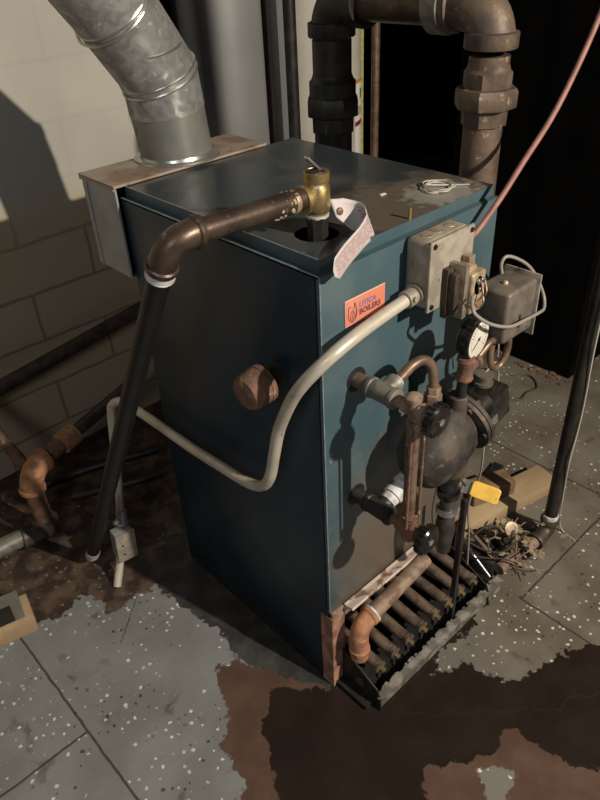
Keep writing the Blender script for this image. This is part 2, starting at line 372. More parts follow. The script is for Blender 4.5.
# ------------------------------------------------------------------ walls
def wall_mat():
    m = mat('painted_block', (.46, .435, .37), (.40, .38, .325), rough=.75, scale=3, bump=.12, bscale=40)
    nt = m.node_tree; N = nt.nodes; L = nt.links; b = N['Principled BSDF']
    src = b.inputs['Base Color'].links[0].from_socket
    tc = N.new('ShaderNodeTexCoord'); sp = N.new('ShaderNodeSeparateXYZ'); L.new(tc.outputs['Object'], sp.inputs[0])
    cb = N.new('ShaderNodeCombineXYZ'); L.new(sp.outputs[0], cb.inputs[0]); L.new(sp.outputs[2], cb.inputs[1])
    mp = N.new('ShaderNodeMapping'); L.new(cb.outputs[0], mp.inputs[0]); mp.inputs['Location'].default_value = (.13, .045, 0)
    no = N.new('ShaderNodeTexNoise'); no.inputs['Scale'].default_value = 12; L.new(tc.outputs['Object'], no.inputs[0])
    vm = N.new('ShaderNodeVectorMath'); vm.operation = 'MULTIPLY_ADD'; L.new(no.outputs[1], vm.inputs[0]); vm.inputs[1].default_value = (.012, .012, 0); L.new(mp.outputs[0], vm.inputs[2])
    br = N.new('ShaderNodeTexBrick'); L.new(vm.outputs[0], br.inputs[0]); br.inputs['Scale'].default_value = 1
    br.inputs['Brick Width'].default_value = .40; br.inputs['Row Height'].default_value = .145; br.inputs['Mortar Size'].default_value = .006; br.inputs['Mortar Smooth'].default_value = .4
    # mortar is bare and dark low on the wall, painted over higher up; the low blocks are brown
    z = N.new('ShaderNodeMapRange'); L.new(sp.outputs[2], z.inputs[0]); z.inputs[1].default_value = .62; z.inputs[2].default_value = .80
    z.inputs[3].default_value = .5; z.inputs[4].default_value = .05
    mu = N.new('ShaderNodeMath'); mu.operation = 'MULTIPLY'; L.new(br.outputs['Fac'], mu.inputs[0]); L.new(z.outputs[0], mu.inputs[1])
    d = N.new('ShaderNodeMapRange'); L.new(sp.outputs[2], d.inputs[0]); d.inputs[1].default_value = .72; d.inputs[2].default_value = .82; d.inputs[3].default_value = 1; d.inputs[4].default_value = 0
    x0 = N.new('ShaderNodeMix'); x0.data_type = 'RGBA'; L.new(d.outputs[0], x0.inputs[0]); L.new(src, x0.inputs[6]); x0.inputs[7].default_value = (.42, .33, .22, 1)
    x = N.new('ShaderNodeMix'); x.data_type = 'RGBA'; L.new(mu.outputs[0], x.inputs[0]); L.new(x0.outputs[2], x.inputs[6]); x.inputs[7].default_value = (.05, .04, .03, 1)
    L.new(x.outputs[2], b.inputs['Base Color']); return m
def black_boards():
    m = mat('black_boards', (.0018, .0016, .0016), (.0030, .0026, .0024), rough=.9, scale=10, spec=.03)
    nt = m.node_tree; N = nt.nodes; L = nt.links; b = N['Principled BSDF']
    tc = N.new('ShaderNodeTexCoord'); w = N.new('ShaderNodeTexWave'); w.inputs['Scale'].default_value = 4.5; w.bands_direction = 'DIAGONAL'
    mp = N.new('ShaderNodeMapping'); mp.inputs['Scale'].default_value = (1, 1, 0); L.new(tc.outputs['Object'], mp.inputs[0]); L.new(mp.outputs[0], w.inputs[0])
    bp = N.new('ShaderNodeBump'); bp.inputs['Strength'].default_value = .4; bp.inputs['Distance'].default_value = .01; L.new(w.outputs['Fac'], bp.inputs['Height']); L.new(bp.outputs[0], b.inputs['Normal'])
    return m
M['wall'] = wall_mat(); M['boards'] = black_boards()
bm = B(); box(bm, (-2.6, 1.2, 0), (.52, 1.3, 2.5)); struct('wall_left', bm, 'wall')
bm = B(); box(bm, (-.0, 2.5, 0), (3.4, 2.6, 2.5)); struct('wall_back', bm, 'boards')
bm = B(); box(bm, (1.425, .244, 0), (1.5, .80, 2.5)); box(bm, (1.5, .244, 0), (3.4, .32, 2.5)); struct('wall_right', bm, 'boards')
bm = B(); box(bm, (3.3, .32, 0), (3.4, 2.5, 2.5)); struct('wall_east', bm, 'boards')
bm = B(); box(bm, (-2.6, -3.2, 2.5), (3.4, 2.6, 2.56)); struct('ceiling', bm, 'boards')

# ------------------------------------------------------------------ boiler
bo = thing('boiler', (W/2, D/2, 0), 'dark blue square boiler with a salmon name badge in the middle of the room', 'boiler')
def side_panel(bm, x0, x1):
    box(bm, (x0, .004, .03), (x1, D, H), bev=.0015)
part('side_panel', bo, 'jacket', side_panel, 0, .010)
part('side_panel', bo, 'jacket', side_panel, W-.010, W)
bm = B(); box(bm, (.0, -.002, .235), (W, .010, H), bev=.002); obj('front_panel', bm, 'front', bo)
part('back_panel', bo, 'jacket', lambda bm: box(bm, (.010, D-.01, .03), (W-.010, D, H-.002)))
bm = B()                                   # lid with a round hole for the relief valve
hx, hy, hr = .080, .085, .034
lo, hi = V((.012, .012)), V((W, D)); n = 32
def lidface(bm, z):
    ring = [bm.verts.new((hx+hr*math.cos(2*math.pi*k/n), hy+hr*math.sin(2*math.pi*k/n), z)) for k in range(n)]
    outer = []
    for k in range(n):
        a = 2*math.pi*k/n; dx, dy = math.cos(a), math.sin(a)
        t = min([(hi.x-hx)/dx if dx > 1e-6 else 9, (lo.x-hx)/dx if dx < -1e-6 else 9, (hi.y-hy)/dy if dy > 1e-6 else 9, (lo.y-hy)/dy if dy < -1e-6 else 9])
        outer.append(bm.verts.new((hx+dx*t, hy+dy*t, z)))
    corners = {}
    for cx in (lo.x, hi.x):
        for cy in (lo.y, hi.y): corners[(cx, cy)] = bm.verts.new((cx, cy, z))
    for k in range(n):
        a, b2 = outer[k], outer[(k+1) % n]
        f = [ring[k], a]
        if abs(a.co.x-b2.co.x) > 1e-5 and abs(a.co.y-b2.co.y) > 1e-5:
            cx = a.co.x if abs(a.co.x-lo.x) < 1e-5 or abs(a.co.x-hi.x) < 1e-5 else b2.co.x
            cy = a.co.y if abs(a.co.y-lo.y) < 1e-5 or abs(a.co.y-hi.y) < 1e-5 else b2.co.y
            f.append(min(corners.values(), key=lambda v: (v.co.x-cx)**2+(v.co.y-cy)**2))
        f += [b2, ring[(k+1) % n]]; bm.faces.new(f)
    return ring
top = lidface(bm, LT); bot = lidface(bm, LT-.0015)
for k in range(n): bm.faces.new((top[k], top[(k+1) % n], bot[(k+1) % n], bot[k]))
obj('lid', bm, 'lid', bo)
bm = B()
for a, b2 in (((.012, .012, H-.004), (.0145, D, LT-.0003)), ((W-.0025, .012, H-.004), (W, D, LT-.0003)), ((.0145, .012, H-.004), (W-.0025, .0145, LT-.0003)), ((.0145, D-.0025, H-.004), (W-.0025, D, LT-.0003))): box(bm, a, b2)
obj('lid_skirt', bm, 'front', bo)
bm = B()
box(bm, (.0, 0, H-.004), (.012, D, H+.0002)); box(bm, (.012, 0, H-.004), (W, .012, H+.0002)); obj('top_flange', bm, 'front', bo)
M['edge'] = mat('worn_bright_edge', (.30, .36, .40), (.2, .26, .3), rough=.3, metal=.3, scale=60)
bm = B(); tube(bm, [(.0005, 0, H+.0002), (.0005, D, H+.0002)], .0011, 6); tube(bm, [(.0127, .012, LT), (.0127, D, LT)], .0011, 6)
tube(bm, [(.0005, -.0012, .24), (.0005, -.0012, H)], .0011, 6); lab(obj('worn_edge', bm, 'edge', bo), 'bright worn edge of the sheet metal')
# front panel screws
for (x, z) in ((.012, .62), (W-.015, .62)):
    part('screw', bo, 'steel', lathe, (x, -.002, z), (0, -1, 0), [(0, .004), (.0015, .004), (.0025, .0025)], 10)
# cast block glimpsed behind the opening
part('heat_exchanger', bo, 'blkm', lambda bm: box(bm, (.02, .06, .13), (W-.02, D-.02, .26)))
# rusty base frame
bm = B()
box(bm, (-.001, -.008, 0), (.034, .0, .222)); box(bm, (-.0015, -.008, 0), (-.0005, .024, .222))
lab(obj('base_frame', bm, 'rust_pk', bo), 'rusty steel angle at the front left corner')
bm = B(); box(bm, (.002, -.0065, .203), (W-.002, .0, .236), bev=.001); lab(obj('base_rail', bm, 'rust_br', bo), 'rust-stained rail under the front panel')
for a, b2 in (((W-.02, -.006, 0), (W, 0, .205)), ((W-.006, .001, 0), (W, D, .029)), ((0.0, .03, 0), (.006, D, .029))):
    bm = B(); box(bm, a, b2); obj('base_skirt', bm, 'blkm', bo)
bm = B(); box(bm, (.035, -.030, .236), (.262, -.008, .242), rot=Matrix.Rotation(R(-18), 3, 'X')); box(bm, (.035, -.0105, .212), (.262, -.0065, .242))
lab(obj('trim_strip', bm, 'pinkwhite', bo), 'scuffed white metal strip above the gas pipe')
# gas manifold
bm = B(); tube(bm, [(.062, -.045, .205), (.245, -.045, .238)], .0165, 24); mf = obj('gas_manifold', bm, 'rust_br', bo)
lab(mf, 'rusty horizontal gas pipe')
bm = B(); elbow(bm, (.075, -.045, .209), (.036, -.045, .205), (.036, -.048, .130), .0195, 1.12, .012, rad=.034); lathe(bm, (.036, -.048, .134), (0, 0, -1), [(0, .019), (.022, .0185)])
lab(obj('elbow', bm, 'rust', mf), 'orange rusted elbow')
bm = B(); lathe(bm, (.074, -.045, .209), (1, 0, .18), [(0, .0222), (.004, .0222)], 24); lab(obj('tape_ring', bm, 'tape', mf), 'white pipe tape')
# burners
for k in range(8):
    x = .052 + k*.0455
    f = B(); lathe(f, (x, .05, .118), (0, -1, -.12), [(0, .0125), (.132, .0125), (.134, .0145), (.144, .0145), (.145, .010)], 18)
    bu = obj('burner', f, 'burner', bo)
    f = B(); box(f, (x-.013, -.098, .082), (x-.005, -.090, .099)); box(f, (x+.005, -.098, .082), (x+.013, -.090, .099)); box(f, (x-.013, -.0915, .094), (x+.013, -.0885, .115), bev=.001)
    obj('bracket', f, 'iron_dk', bu)
    f = B(); lathe(f, (x, -.088, .1015), (0, -1, -.12), [(0, .0055), (.014, .0055), (.0145, .004)], 6, True); lab(obj('orifice', f, 'brass', bu), 'dull brass gas orifice')
# tray
tr = B(); box(tr, (.006, -.095, .002), (W-.006, .10, .012)); tray = obj('burner_tray', tr, 'blkm', bo)
def plate(bm, x):
    pr = [(.02, .001), (-.118, .001), (-.114, .040), (-.106, .062), (.0, .112), (.02, .112)]
    a = [bm.verts.new((x-.0015, y, z)) for y, z in pr]; b2 = [bm.verts.new((x+.0015, y, z)) for y, z in pr]
    bm.faces.new(a); bm.faces.new(b2[::-1])
    for i in range(len(pr)): bm.faces.new((a[i], a[(i+1) % 6], b2[(i+1) % 6], b2[i]))
part('tray_side', tray, 'blkm', plate, .028); part('tray_side', tray, 'blkm', plate, W-.022)
bm = B(); tube(bm, [(.0265, -.06, .045), (.024, -.06, .045)], .011, 18); lab(obj('knob', bm, 'iron_br', tray), 'round rusty knockout on the tray side')
bm = B(); box(bm, (.030, -.117, .030), (W+.035, -.101, .043), rot=Matrix.Rotation(R(14), 3, 'X'), bev=.002)
box(bm, (.032, -.112, .001), (W+.033, -.108, .034))
for k in range(330):                     # caked dust on the lip
    x = random.uniform(.03, W+.035); y = random.uniform(-.118, -.098); s_ = random.uniform(.0012, .0045)
    bmesh.ops.create_icosphere(bm, subdivisions=1, radius=s_, matrix=Matrix.Translation((x, y-.001, .0415+(y+.108)*.25)) @ Matrix.Diagonal((1.7, 1, .5, 1)))
lab(obj('front_lip', bm, 'dust', tray), 'dust-caked grey front lip')

# badge
bm = B(); box(bm, (.048, -.0042, .861), (.1375, -.002, .905), bev=.001); bd = obj('badge', bm, 'badge_rim', bo); lab(bd, 'salmon name plate with a shield emblem and lettering')
bm = B(); box(bm, (.0495, -.0048, .8625), (.136, -.004, .9035)); obj('face_plate', bm, 'badge', bd)
def text(body, size, loc, m, parent, name='lettering', weight=.0004):
    cu = bpy.data.curves.new(name, 'FONT'); cu.body = body; cu.size = size; cu.extrude = .0002; cu.offset = weight; cu.space_character = 1.05
    t = bpy.data.objects.new(name, cu); COL.objects.link(t); bpy.context.view_layer.update()
    mm = bpy.data.meshes.new_from_object(t.evaluated_get(bpy.context.evaluated_depsgraph_get()))
    bpy.data.objects.remove(t); o = bpy.data.objects.new(name, mm); COL.objects.link(o); mm.materials.clear(); mm.materials.append(M[m])
    off = V((0, 0, 0)); p = parent
    while p: off += p.location; p = p.parent
    o.parent = parent; o.location = V(loc)-off; o.rotation_euler = (R(90), 0, 0); return o
text('UTICA', .0125, (.078, -.005, .8855), 'badge_blue', bd)
text('BOILERS', .0125, (.078, -.005, .8735), 'badge_ink', bd)
bm = B()
tube(bm, [(.055, -.005, .893), (.0545, -.005, .878), (.0575, -.005, .870), (.0635, -.005, .8665), (.0695, -.005, .870), (.0725, -.005, .878), (.0725, -.005, .884)], .0006, 6, True)
tube(bm, [(.060, -.005, .893), (.055, -.005, .893)], .0006, 6)
tube(bm, [(.0635, -.005, .868), (.059, -.005, .874), (.061, -.005, .883), (.067, -.005, .889), (.0675, -.005, .8975), (.071, -.005, .889), (.0715, -.005, .880), (.068, -.005, .872), (.0635, -.005, .868)], .0006, 6, True)
tube(bm, [(.0635, -.005, .871), (.0635, -.005, .878), (.066, -.005, .884), (.067, -.005, .876), (.0635, -.005, .871)], .0005, 6, True)
obj('emblem', bm, 'badge_ink', bd)

# capped nipple in the left side
cp = thing('capped_pipe', (0, .104, .757), 'rusty capped pipe nipple sticking out of the left side of the boiler', 'pipe cap')
bm = B(); lathe(bm, (.005, .104, .757), (-1, -.05, -.06), [(0, .0155), (.05, .0155)]); obj('nipple', bm, 'iron_dk', cp)
bm = B(); lathe(bm, (-.001, .104, .757), (-1, 0, 0), [(0, .024), (.002, .0235)], 28); obj('hole_trim', bm, 'blkm', cp)
bm = B(); lathe(bm, (-.030, .1025, .7555), (-1, -.05, -.06), [(0, .026), (.002, .033), (.012, .034), (.0125, .0325), (.036, .032), (.045, .027), (.049, .016), (.050, .002)], 36); obj('cap', bm, 'rust_dk', cp)
bm = B(); lathe(bm, (-.0285, .1025, .756), (-1, -.05, -.06), [(0, .0235), (.003, .0235)], 30); lab(obj('tape_ring', bm, 'tape', cp), 'white sealing tape')

# paint chip and wire coil on lid
bm = B(); box(bm, (.268, .120, LT), (.281, .127, LT+.002), bev=.001); tagp(obj('paint_chip', bm, 'white'), 'small white paint chip lying on top of the boiler', 'paint chip')
bm = B(); pts = []
for k in range(60):
    a = k*.36; rr_ = .026+.003*math.sin(k*.7)+.0015*math.cos(k*1.9)
    pts.append((.352+rr_*math.cos(a)*1.05+.0002*k, .072+rr_*math.sin(a)*.9+.004*math.sin(k*.2), LT+.0016+.00009*k+.0006*math.sin(k)))
pts += [(.385, .060, LT+.002), (.405, .040, LT+.002)]
tube(bm, pts, .0013, 6, True, n=3); tagp(obj('wire_coil', bm, 'whitewire'), 'loose coil of thin pale wire lying on the boiler lid', 'wire')
bm = B(); lathe(bm, (.216, .017, LT-.001), (0, 0, 1), [(0, .003), (.018, .003), (.019, .002)], 10); tagp(obj('bolt', bm, 'brass'), 'small upright tan screw at the front edge of the boiler lid', 'screw')

# ------------------------------------------------------------------ relief valve and discharge pipe
vx, vy = .080, .082
rv = thing('relief_valve', (vx, vy, .95), 'brass safety relief valve with a lever on a short black nipple in the boiler lid', 'valve')
bm = B(); lathe(bm, (vx, vy, .955), (0, 0, 1), [(0, .017), (.045, .017), (.046, .0185), (.052, .0185)], 8, True); obj('nipple', bm, 'iron_dk', rv)
bm = B(); lathe(bm, (vx, vy, 1.006), (0, 0, 1), [(0, .0175), (.004, .0178)], 24); lab(obj('tape_ring', bm, 'tape', rv), 'white sealing tape')
bm = B(); lathe(bm, (vx, vy, 1.010), (0, 0, 1), [(0, .015), (.006, .0185), (.010, .020), (.040, .020), (.044, .0175), (.048, .0175), (.050, .0195), (.062, .0195), (.063, .0165), (.058, .015)], 28)
lathe(bm, (vx, vy, 1.037), (-1, 0, 0), [(0, .014), (.022, .0165), (.024, .0205), (.032, .0205), (.033, .017)], 24); obj('valve_body', bm, 'brass', rv)
bm = B(); lathe(bm, (vx, vy, 1.067), (0, 0, 1), [(0, .015), (.006, .013), (.009, .005)], 16); obj('spring_cap', bm, 'iron_dk', rv)
bm = B(); rm = Matrix.Rotation(R(42), 3, 'Y'); box(bm, (vx-.026, vy-.007, 1.079), (vx+.020, vy+.003, 1.0825), rot=rm, bev=.0008); tube(bm, [(vx+.012, vy-.010, 1.072), (vx+.012, vy+.010, 1.072)], .0016, 8)
lab(obj('lever', bm, 'steel', rv), 'bright steel test lever')
dp = thing('discharge_pipe', (-.2, .66, 0), 'discharge pipe from the brass valve, brown above and slanting black down to the floor', 'pipe')
zt = 1.040
bm = B(); tube(bm, [(vx-.028, vy, zt), (-.145, vy, zt+.006)], .0168, 24); obj('pipe', bm, 'pipe_br', dp)
bm = B(); lathe(bm, (.036, vy, zt), (-1, 0, 0), [(0, .0170), (.002, .0175), (.007, .0174), (.009, .0169)], 16)
for k in range(60): bmesh.ops.create_icosphere(bm, subdivisions=1, radius=random.uniform(.003, .0055), matrix=Matrix.Translation((.016+random.uniform(-.024, .016)*(1 if k % 3 else .4), vy+.0135*math.cos(k*1.3), zt+.0135*math.sin(k*1.3))))
lab(obj('pipe_dope', bm, 'tan', dp), 'flaking yellow pipe compound')
E0 = V((-.180, vy, 1.044)); EN = V((-.198, .672, .045)); dd = (EN-E0).normalized()
bm = B(); elbow(bm, (-.132, vy, zt+.006), E0+V((0, 0, .004)), E0+dd*.048, .0196, 1.14, .010, rad=.040); obj('elbow', bm, 'pipe_br', dp)
bm = B(); lathe(bm, E0+dd*.048, dd, [(0, .0205), (.009, .0205), (.0095, .019), (.0105, .019), (.011, .0205), (.013, .0205)], 24); lab(obj('tape_ring', bm, 'tape', dp), 'white tape under the elbow')
bm = B(); tube(bm, [E0+dd*.05, EN-dd*.02], .0165, 24); lab(obj('down_pipe', bm, 'black_pipe', dp), 'slanting black painted pipe')
bm = B(); lathe(bm, EN-dd*.034, dd, [(0, .0172), (.034, .0168), (.035, .015)], 18); lathe(bm, EN-dd*.004, dd, [(0, .012), (.014, .011)], 14); lab(obj('threaded_end', bm, 'tape', dp), 'pale threaded pipe end')

# paper tag
bm = B(); uvl = bm.loops.layers.uv.new('UVMap'); nu, nv = 24, 8; grid = []
path = catmull([(.099, .068, 1.016), (.122, .058, 1.001), (.136, .044, .995), (.133, .024, .994), (.103, .008, .991), (.046, -.012, .984), (.016, -.024, .979), (-.002, -.032, .976)], 4)
def hl(t): return (.056 if t < .35 else .056-.022*min(1, (t-.35)/.25))*(min(1, .5+t/.15*.5))*(1 if t < .9 else 1-(t-.9)*7)
for i, p in enumerate(path):
    t = i/(len(path)-1); row = []
    lean = V((-.15, .35, 1)).normalized() if t < .5 else V((-.25, .05, 1)).normalized()
    h = hl(t)
    for j in range(nv+1): row.append((bm.verts.new(p+lean*h*(j/nv-.5)), (t, j/nv)))
    grid.append(row)
for i in range(len(grid)-1):
    for j in range(nv):
        q4 = [grid[i][j], grid[i+1][j], grid[i+1][j+1], grid[i][j+1]]; f = bm.faces.new([v for v, _ in q4]); f.smooth = True
        for lp, (_, uv) in zip(f.loops, q4): lp[uvl].uv = uv
tg = thing('paper_tag', (.12, .04, .98), 'curled white paper tag with red print hanging from the brass relief valve', 'tag')
o = obj('tag_sheet', bm, 'tag', tg); md = o.modifiers.new('thick', 'SOLIDIFY'); md.thickness = .0006
bm = B(); lathe(bm, (.1085, .0640, 1.009), (-.4, -1, .1), [(-.002, .006), (.0, .0065), (.002, .005), (.0025, .003)], 16); lab(obj('eyelet', bm, 'copper', tg), 'brass eyelet of the tag')

# ------------------------------------------------------------------ junction box, transformer, conduit
jb = thing('junction_box', (.235, 0, .85), 'beige square metal junction box fixed high on the boiler front panel', 'electrical box')
bm = B(); box(bm, (.182, -.050, .853), (.288, -.0026, .966), bev=.010, seg=3); obj('box_body', bm, 'boxm', jb)
bm = B(); box(bm, (.180, -.055, .851), (.290, -.0495, .968), bev=.0022); obj('cover_plate', bm, 'boxm', jb)
for (x, z) in ((.189, .960), (.281, .960), (.189, .860)):
    bm = B(); lathe(bm, (x, -.055, z), (0, -1, 0), [(0, .0042), (.002, .0042), (.0032, .002)], 10); obj('screw', bm, 'blk', jb)
bm = B()
for x in (.205, .232, .262): lathe(bm, (x, -.026, .9655), (0, 0, 1), [(0, .0095), (.0012, .009)], 16)
obj('knockout', bm, 'tan', jb)
tf = thing('transformer', (.26, -.055, .82), 'small tan transformer with screw terminals mounted on the junction box cover', 'transformer')
bm = B(); box(bm, (.222, -.068, .834), (.250, -.055, .918), bev=.001); box(bm, (.226, -.086, .842), (.247, -.066, .912), bev=.004); obj('coil', bm, 'coil', tf)
bm = B(); box(bm, (.247, -.094, .833), (.261, -.055, .922), bev=.0015); box(bm, (.263, -.090, .838), (.300, -.055, .916), bev=.003); obj('core', bm, 'tan', tf)
bm = B(); box(bm, (.262, -.104, .838), (.316, -.060, .908), bev=.005, seg=3); box(bm, (.292, -.075, .905), (.314, -.057, .925), bev=.001); obj('housing', bm, 'tan', tf)
bm = B()
for k in range(5): box(bm, (.2475+k*.003, -.0955, .834), (.249+k*.003, -.055, .9235))
obj('lamination', bm, 'boxm', tf)
for (x, z) in ((.284, .893), (.298, .893), (.290, .878)):
    bm = B(); lathe(bm, (x, -.104, z), (0, -1, 0), [(0, .0055), (.004, .0055), (.005, .003)], 12); lathe(bm, (x, -.106, z), (0, -1, 0), [(0, .0035), (.006, .0035)], 6, True); obj('terminal', bm, 'steel', tf)
bm = B(); lathe(bm, (.289, -.101, .885), (0, -1, 0), [(0, .017), (.003, .016)], 20); obj('terminal_pad', bm, 'ctrl', tf)

for ch in [c for c in COL.objects if c.parent == tf]:
    for v in ch.data.vertices:
        x, y = v.co.x+.26, v.co.y-.055
        v.co.x = .212+(x-.222)*.68-.26; v.co.y = -.0555+(y+.055)*.76+.055

cd = thing('conduit', (-.04, .3, 0), 'pale bent conduit from the junction box round the boiler corner to its left side', 'conduit')
pth = [(.170, -.028, .876), (.120, -.029, .871), (.070, -.031, .866), (.020, -.036, .862), (-.020, -.030, .845), (-.042, -.004, .805), (-.045, .024, .760), (-.044, .058, .690), (-.043, .078, .625), (-.043, .095, .565), (-.043, .120, .528), (-.042, .165, .507), (-.041, .25, .495), (-.040, .36, .484), (-.040, .47, .480), (-.041, .56, .477), (-.048, .615, .480), (-.060, .645, .462), (-.064, .655, .425), (-.073, .655, .360), (-.094, .640, .255), (-.117, .620, .172)]
bm = B(); tube(bm, pth, .0105, 18, True, n=5); obj('pipe', bm, 'emt', cd)
bm = B(); lathe(bm, (.181, -.028, .877), (-1, 0, -.1), [(0, .0185), (.003, .0185), (.004, .0135), (.007, .0135), (.008, .0150), (.024, .0145), (.025, .0125)], 18)
lathe(bm, (.163, -.040, .879), (0, -1, .2), [(0, .004), (.006, .004)], 8); obj('connector', bm, 'boxm', cd)
sb = thing('switch_box', (-.16, .6, 0), 'small grey outlet box on a conduit stub beside the black slanting pipe', 'electrical box')
rz = Matrix.Rotation(R(-4), 3, 'Z') @ Matrix.Rotation(R(4), 3, 'Y')
bm = B(); box(bm, (-.163, .580, .062), (-.115, .616, .145), rot=rz, bev=.004); obj('box_body', bm, 'grey_sheet', sb)
bm = B(); box(bm, (-.165, .576, .060), (-.113, .581, .147), rot=rz, bev=.001, pivot=(-.139, .598, .1035)); obj('cover_plate', bm, 'boxm', sb)
for z in (.085, .115): part('screw', sb, 'ink', lathe, (-.150, .5745, z), (0, -1, 0), [(0, .0025), (.0015, .002)], 8)
bm = B(); lathe(bm, (-.114, .621, .180), (-.25, -.25, -.9), [(0, .014), (.03, .014), (.031, .016), (.038, .016)], 16); lathe(bm, (-.124, .612, .160), (-1, -.2, .2), [(0, .009), (.012, .009), (.013, .006), (.022, .006)], 10)
lab(obj('connector', bm, 'galv', sb), 'bright set-screw connector')
bm = B(); tube(bm, [(-.155, .598, .07), (-.165, .592, .045), (-.178, .585, .022), (-.192, .575, .0)], .0105, 14, True); lab(obj('conduit_stub', bm, 'emt', sb), 'short conduit stub into the floor')

# ------------------------------------------------------------------ sight gauge
sx = .074
sg = thing('sight_gauge', (sx, -.09, .50), 'brown water sight gauge with two black knobs on the boiler front panel', 'sight gauge')
def hole(z):
    bm = B(); lathe(bm, (sx, -.0022, z), (0, -1, 0), [(0, .022), (.0015, .0215)], 24); obj('hole_trim', bm, 'blkm', sg)
hole(.757); hole(.508)
zu, zl = .757, .508
bm = B(); tube(bm, [(sx, -.003, zu), (sx, -.032, zu)], .0135, 20); lab(obj('nipple', bm, 'iron_br', sg), 'upper brown iron nipple')
bm = B(); lathe(bm, (sx, -.030, zu), (0, -1, 0), [(0, .0155), (.002, .0175), (.008, .0178), (.010, .016), (.048, .016), (.050, .0178), (.056, .0175), (.058, .013)], 20)
lathe(bm, (sx, -.058, zu), (1, .0, .12), [(0, .014), (.022, .0150), (.024, .0165), (.032, .0165), (.033, .012)], 18); obj('tee', bm, 'greypipe', sg)
bm = B(); tube(bm, [(sx, -.003, zl), (sx, -.030, zl)], .013, 20); lab(obj('nipple', bm, 'iron', sg), 'lower dark nipple')
bm = B(); lathe(bm, (sx, -.028, zl), (0, -1, 0), [(0, .0155), (.002, .0175), (.008, .0178), (.010, .016), (.050, .016), (.052, .0178), (.058, .0175), (.060, .013)], 20)
lathe(bm, (sx, -.058, zl), (1, 0, .15), [(0, .014), (.022, .0150)], 18); obj('tee', bm, 'iron_dk', sg)
def gvalve(z, up):
    s = 1 if up else -1
    bm = B(); lathe(bm, (sx, -.088, z), (0, -1, 0), [(0, .0095), (.014, .0095), (.015, .0125), (.045, .0125), (.046, .015), (.056, .015), (.057, .010), (.066, .008)], 16)
    lathe(bm, (sx, -.125, z), (0, 0, -s), [(0, .0115), (.018, .0115), (.019, .0145), (.030, .0145), (.031, .010)], 6, True)
    if up: lathe(bm, (sx, -.120, z), (0, 0, 1), [(0, .011), (.014, .011), (.016, .0135), (.022, .0135), (.026, .008)], 12)
    else: lathe(bm, (sx, -.125, z), (0, 0, -1), [(0, .012), (.022, .012), (.030, .004)], 14)
    obj('valve', bm, 'rust_br' if up else 'rust_dk', sg)
    bm = B(); lathe(bm, (sx, -.152, z), (0, -1, 0), [(0, .012), (.002, .023), (.005, .0262), (.015, .0262), (.019, .023), (.021, .012), (.020, .005)], 40)
    for k in range(20):
        a = 2*math.pi*k/20; tube(bm, [(sx+.0262*math.cos(a), -.156, z+.0262*math.sin(a)), (sx+.0262*math.cos(a), -.168, z+.0262*math.sin(a))], .0022, 6)
    kn = obj('knob', bm, 'blk', sg); lab(kn, 'round black fluted handwheel')
    bm = B(); lathe(bm, (sx, -.170, z), (0, -1, 0), [(0, .006), (.004, .006), (.0055, .003)], 12); obj('nut', bm, 'steel', kn)
gvalve(zu, True); gvalve(zl, False)
bm = B(); tube(bm, [(sx, -.125, .735), (sx, -.125, .53)], .0085, 18); lab(obj('glass_tube', bm, 'glass', sg), 'brown stained gauge glass')
for a in (200, 320, 80):
    x, y = sx+.015*math.cos(R(a)), -.125+.015*math.sin(R(a))
    bm = B(); tube(bm, [(x, y, .742), (x, y, .520)], .0026, 8); obj('guard_rod', bm, 'rust_dk', sg)

# equalising pipes
lp = thing('equalising_pipe', (.15, -.06, .68), 'small bent copper-coloured pipe looping from the upper tee to the float chamber', 'pipe')
bm = B(); tube(bm, [(.104, -.058, .760), (.120, -.060, .768), (.140, -.063, .779), (.162, -.066, .780), (.178, -.070, .766), (.184, -.073, .742), (.185, -.075, .715)], .0085, 16, True); obj('pipe', bm, 'copper', lp)
bm = B(); lathe(bm, (.105, -.058, .761), (1, 0, .35), [(0, .0125), (.006, .0125), (.007, .010)], 16); lab(obj('tape_ring', bm, 'tape', lp), 'white tape')
bm = B(); lathe(bm, (.185, -.075, .722), (0, 0, -1), [(0, .0125), (.012, .0125), (.013, .015), (.030, .015), (.031, .012), (.045, .012)], 6, True); obj('union_nut', bm, 'rust_br', lp)
bn = thing('branch_nipple', (.11, -.058, .51), 'pale taped branch pipe from the lower tee to the float chamber', 'pipe')
bm = B(); lathe(bm, (.096, -.058, .512), (1, -.02, .38), [(0, .0155), (.012, .0165), (.014, .0195), (.024, .0195), (.026, .015), (.038, .015), (.040, .020), (.056, .020), (.058, .016), (.075, .016)], 16); obj('fitting', bm, 'tape', bn)

# ------------------------------------------------------------------ low water cut-off
lw = thing('low_water_cutoff', (.21, -.09, .52), 'big dusty black cast-iron float chamber in the middle of the boiler front', 'float chamber')
ax = V((1, 0, .28)).normalized()
bm = B(); lathe(bm, V((.205, -.085, .600))-ax*.068, ax, [(-.018, .020), (-.014, .038), (.0, .054), (.020, .062), (.050, .065), (.090, .064), (.108, .058), (.120, .048)], 36)
bmesh.ops.scale(bm, vec=(1, .84, 1), verts=bm.verts, space=Matrix.Translation((0, .085, 0)))
lathe(bm, (.186, -.078, .63), (0, 0, 1), [(0, .022), (.045, .018), (.047, .015)], 20)
lathe(bm, (.236, -.090, .64), (0, 0, 1), [(0, .022), (.045, .017), (.047, .015)], 20)
lathe(bm, (.222, -.10, .565), (0, 0, -1), [(0, .030), (.030, .024), (.045, .020)], 20)
obj('bowl', bm, 'cast', lw)
fo = V((.205, -.085, .600))+ax*.052
bm = B(); lathe(bm, fo, ax, [(0, .050), (.001, .062), (.009, .062), (.0095, .059), (.011, .059), (.0115, .062), (.019, .062), (.020, .048)], 36)
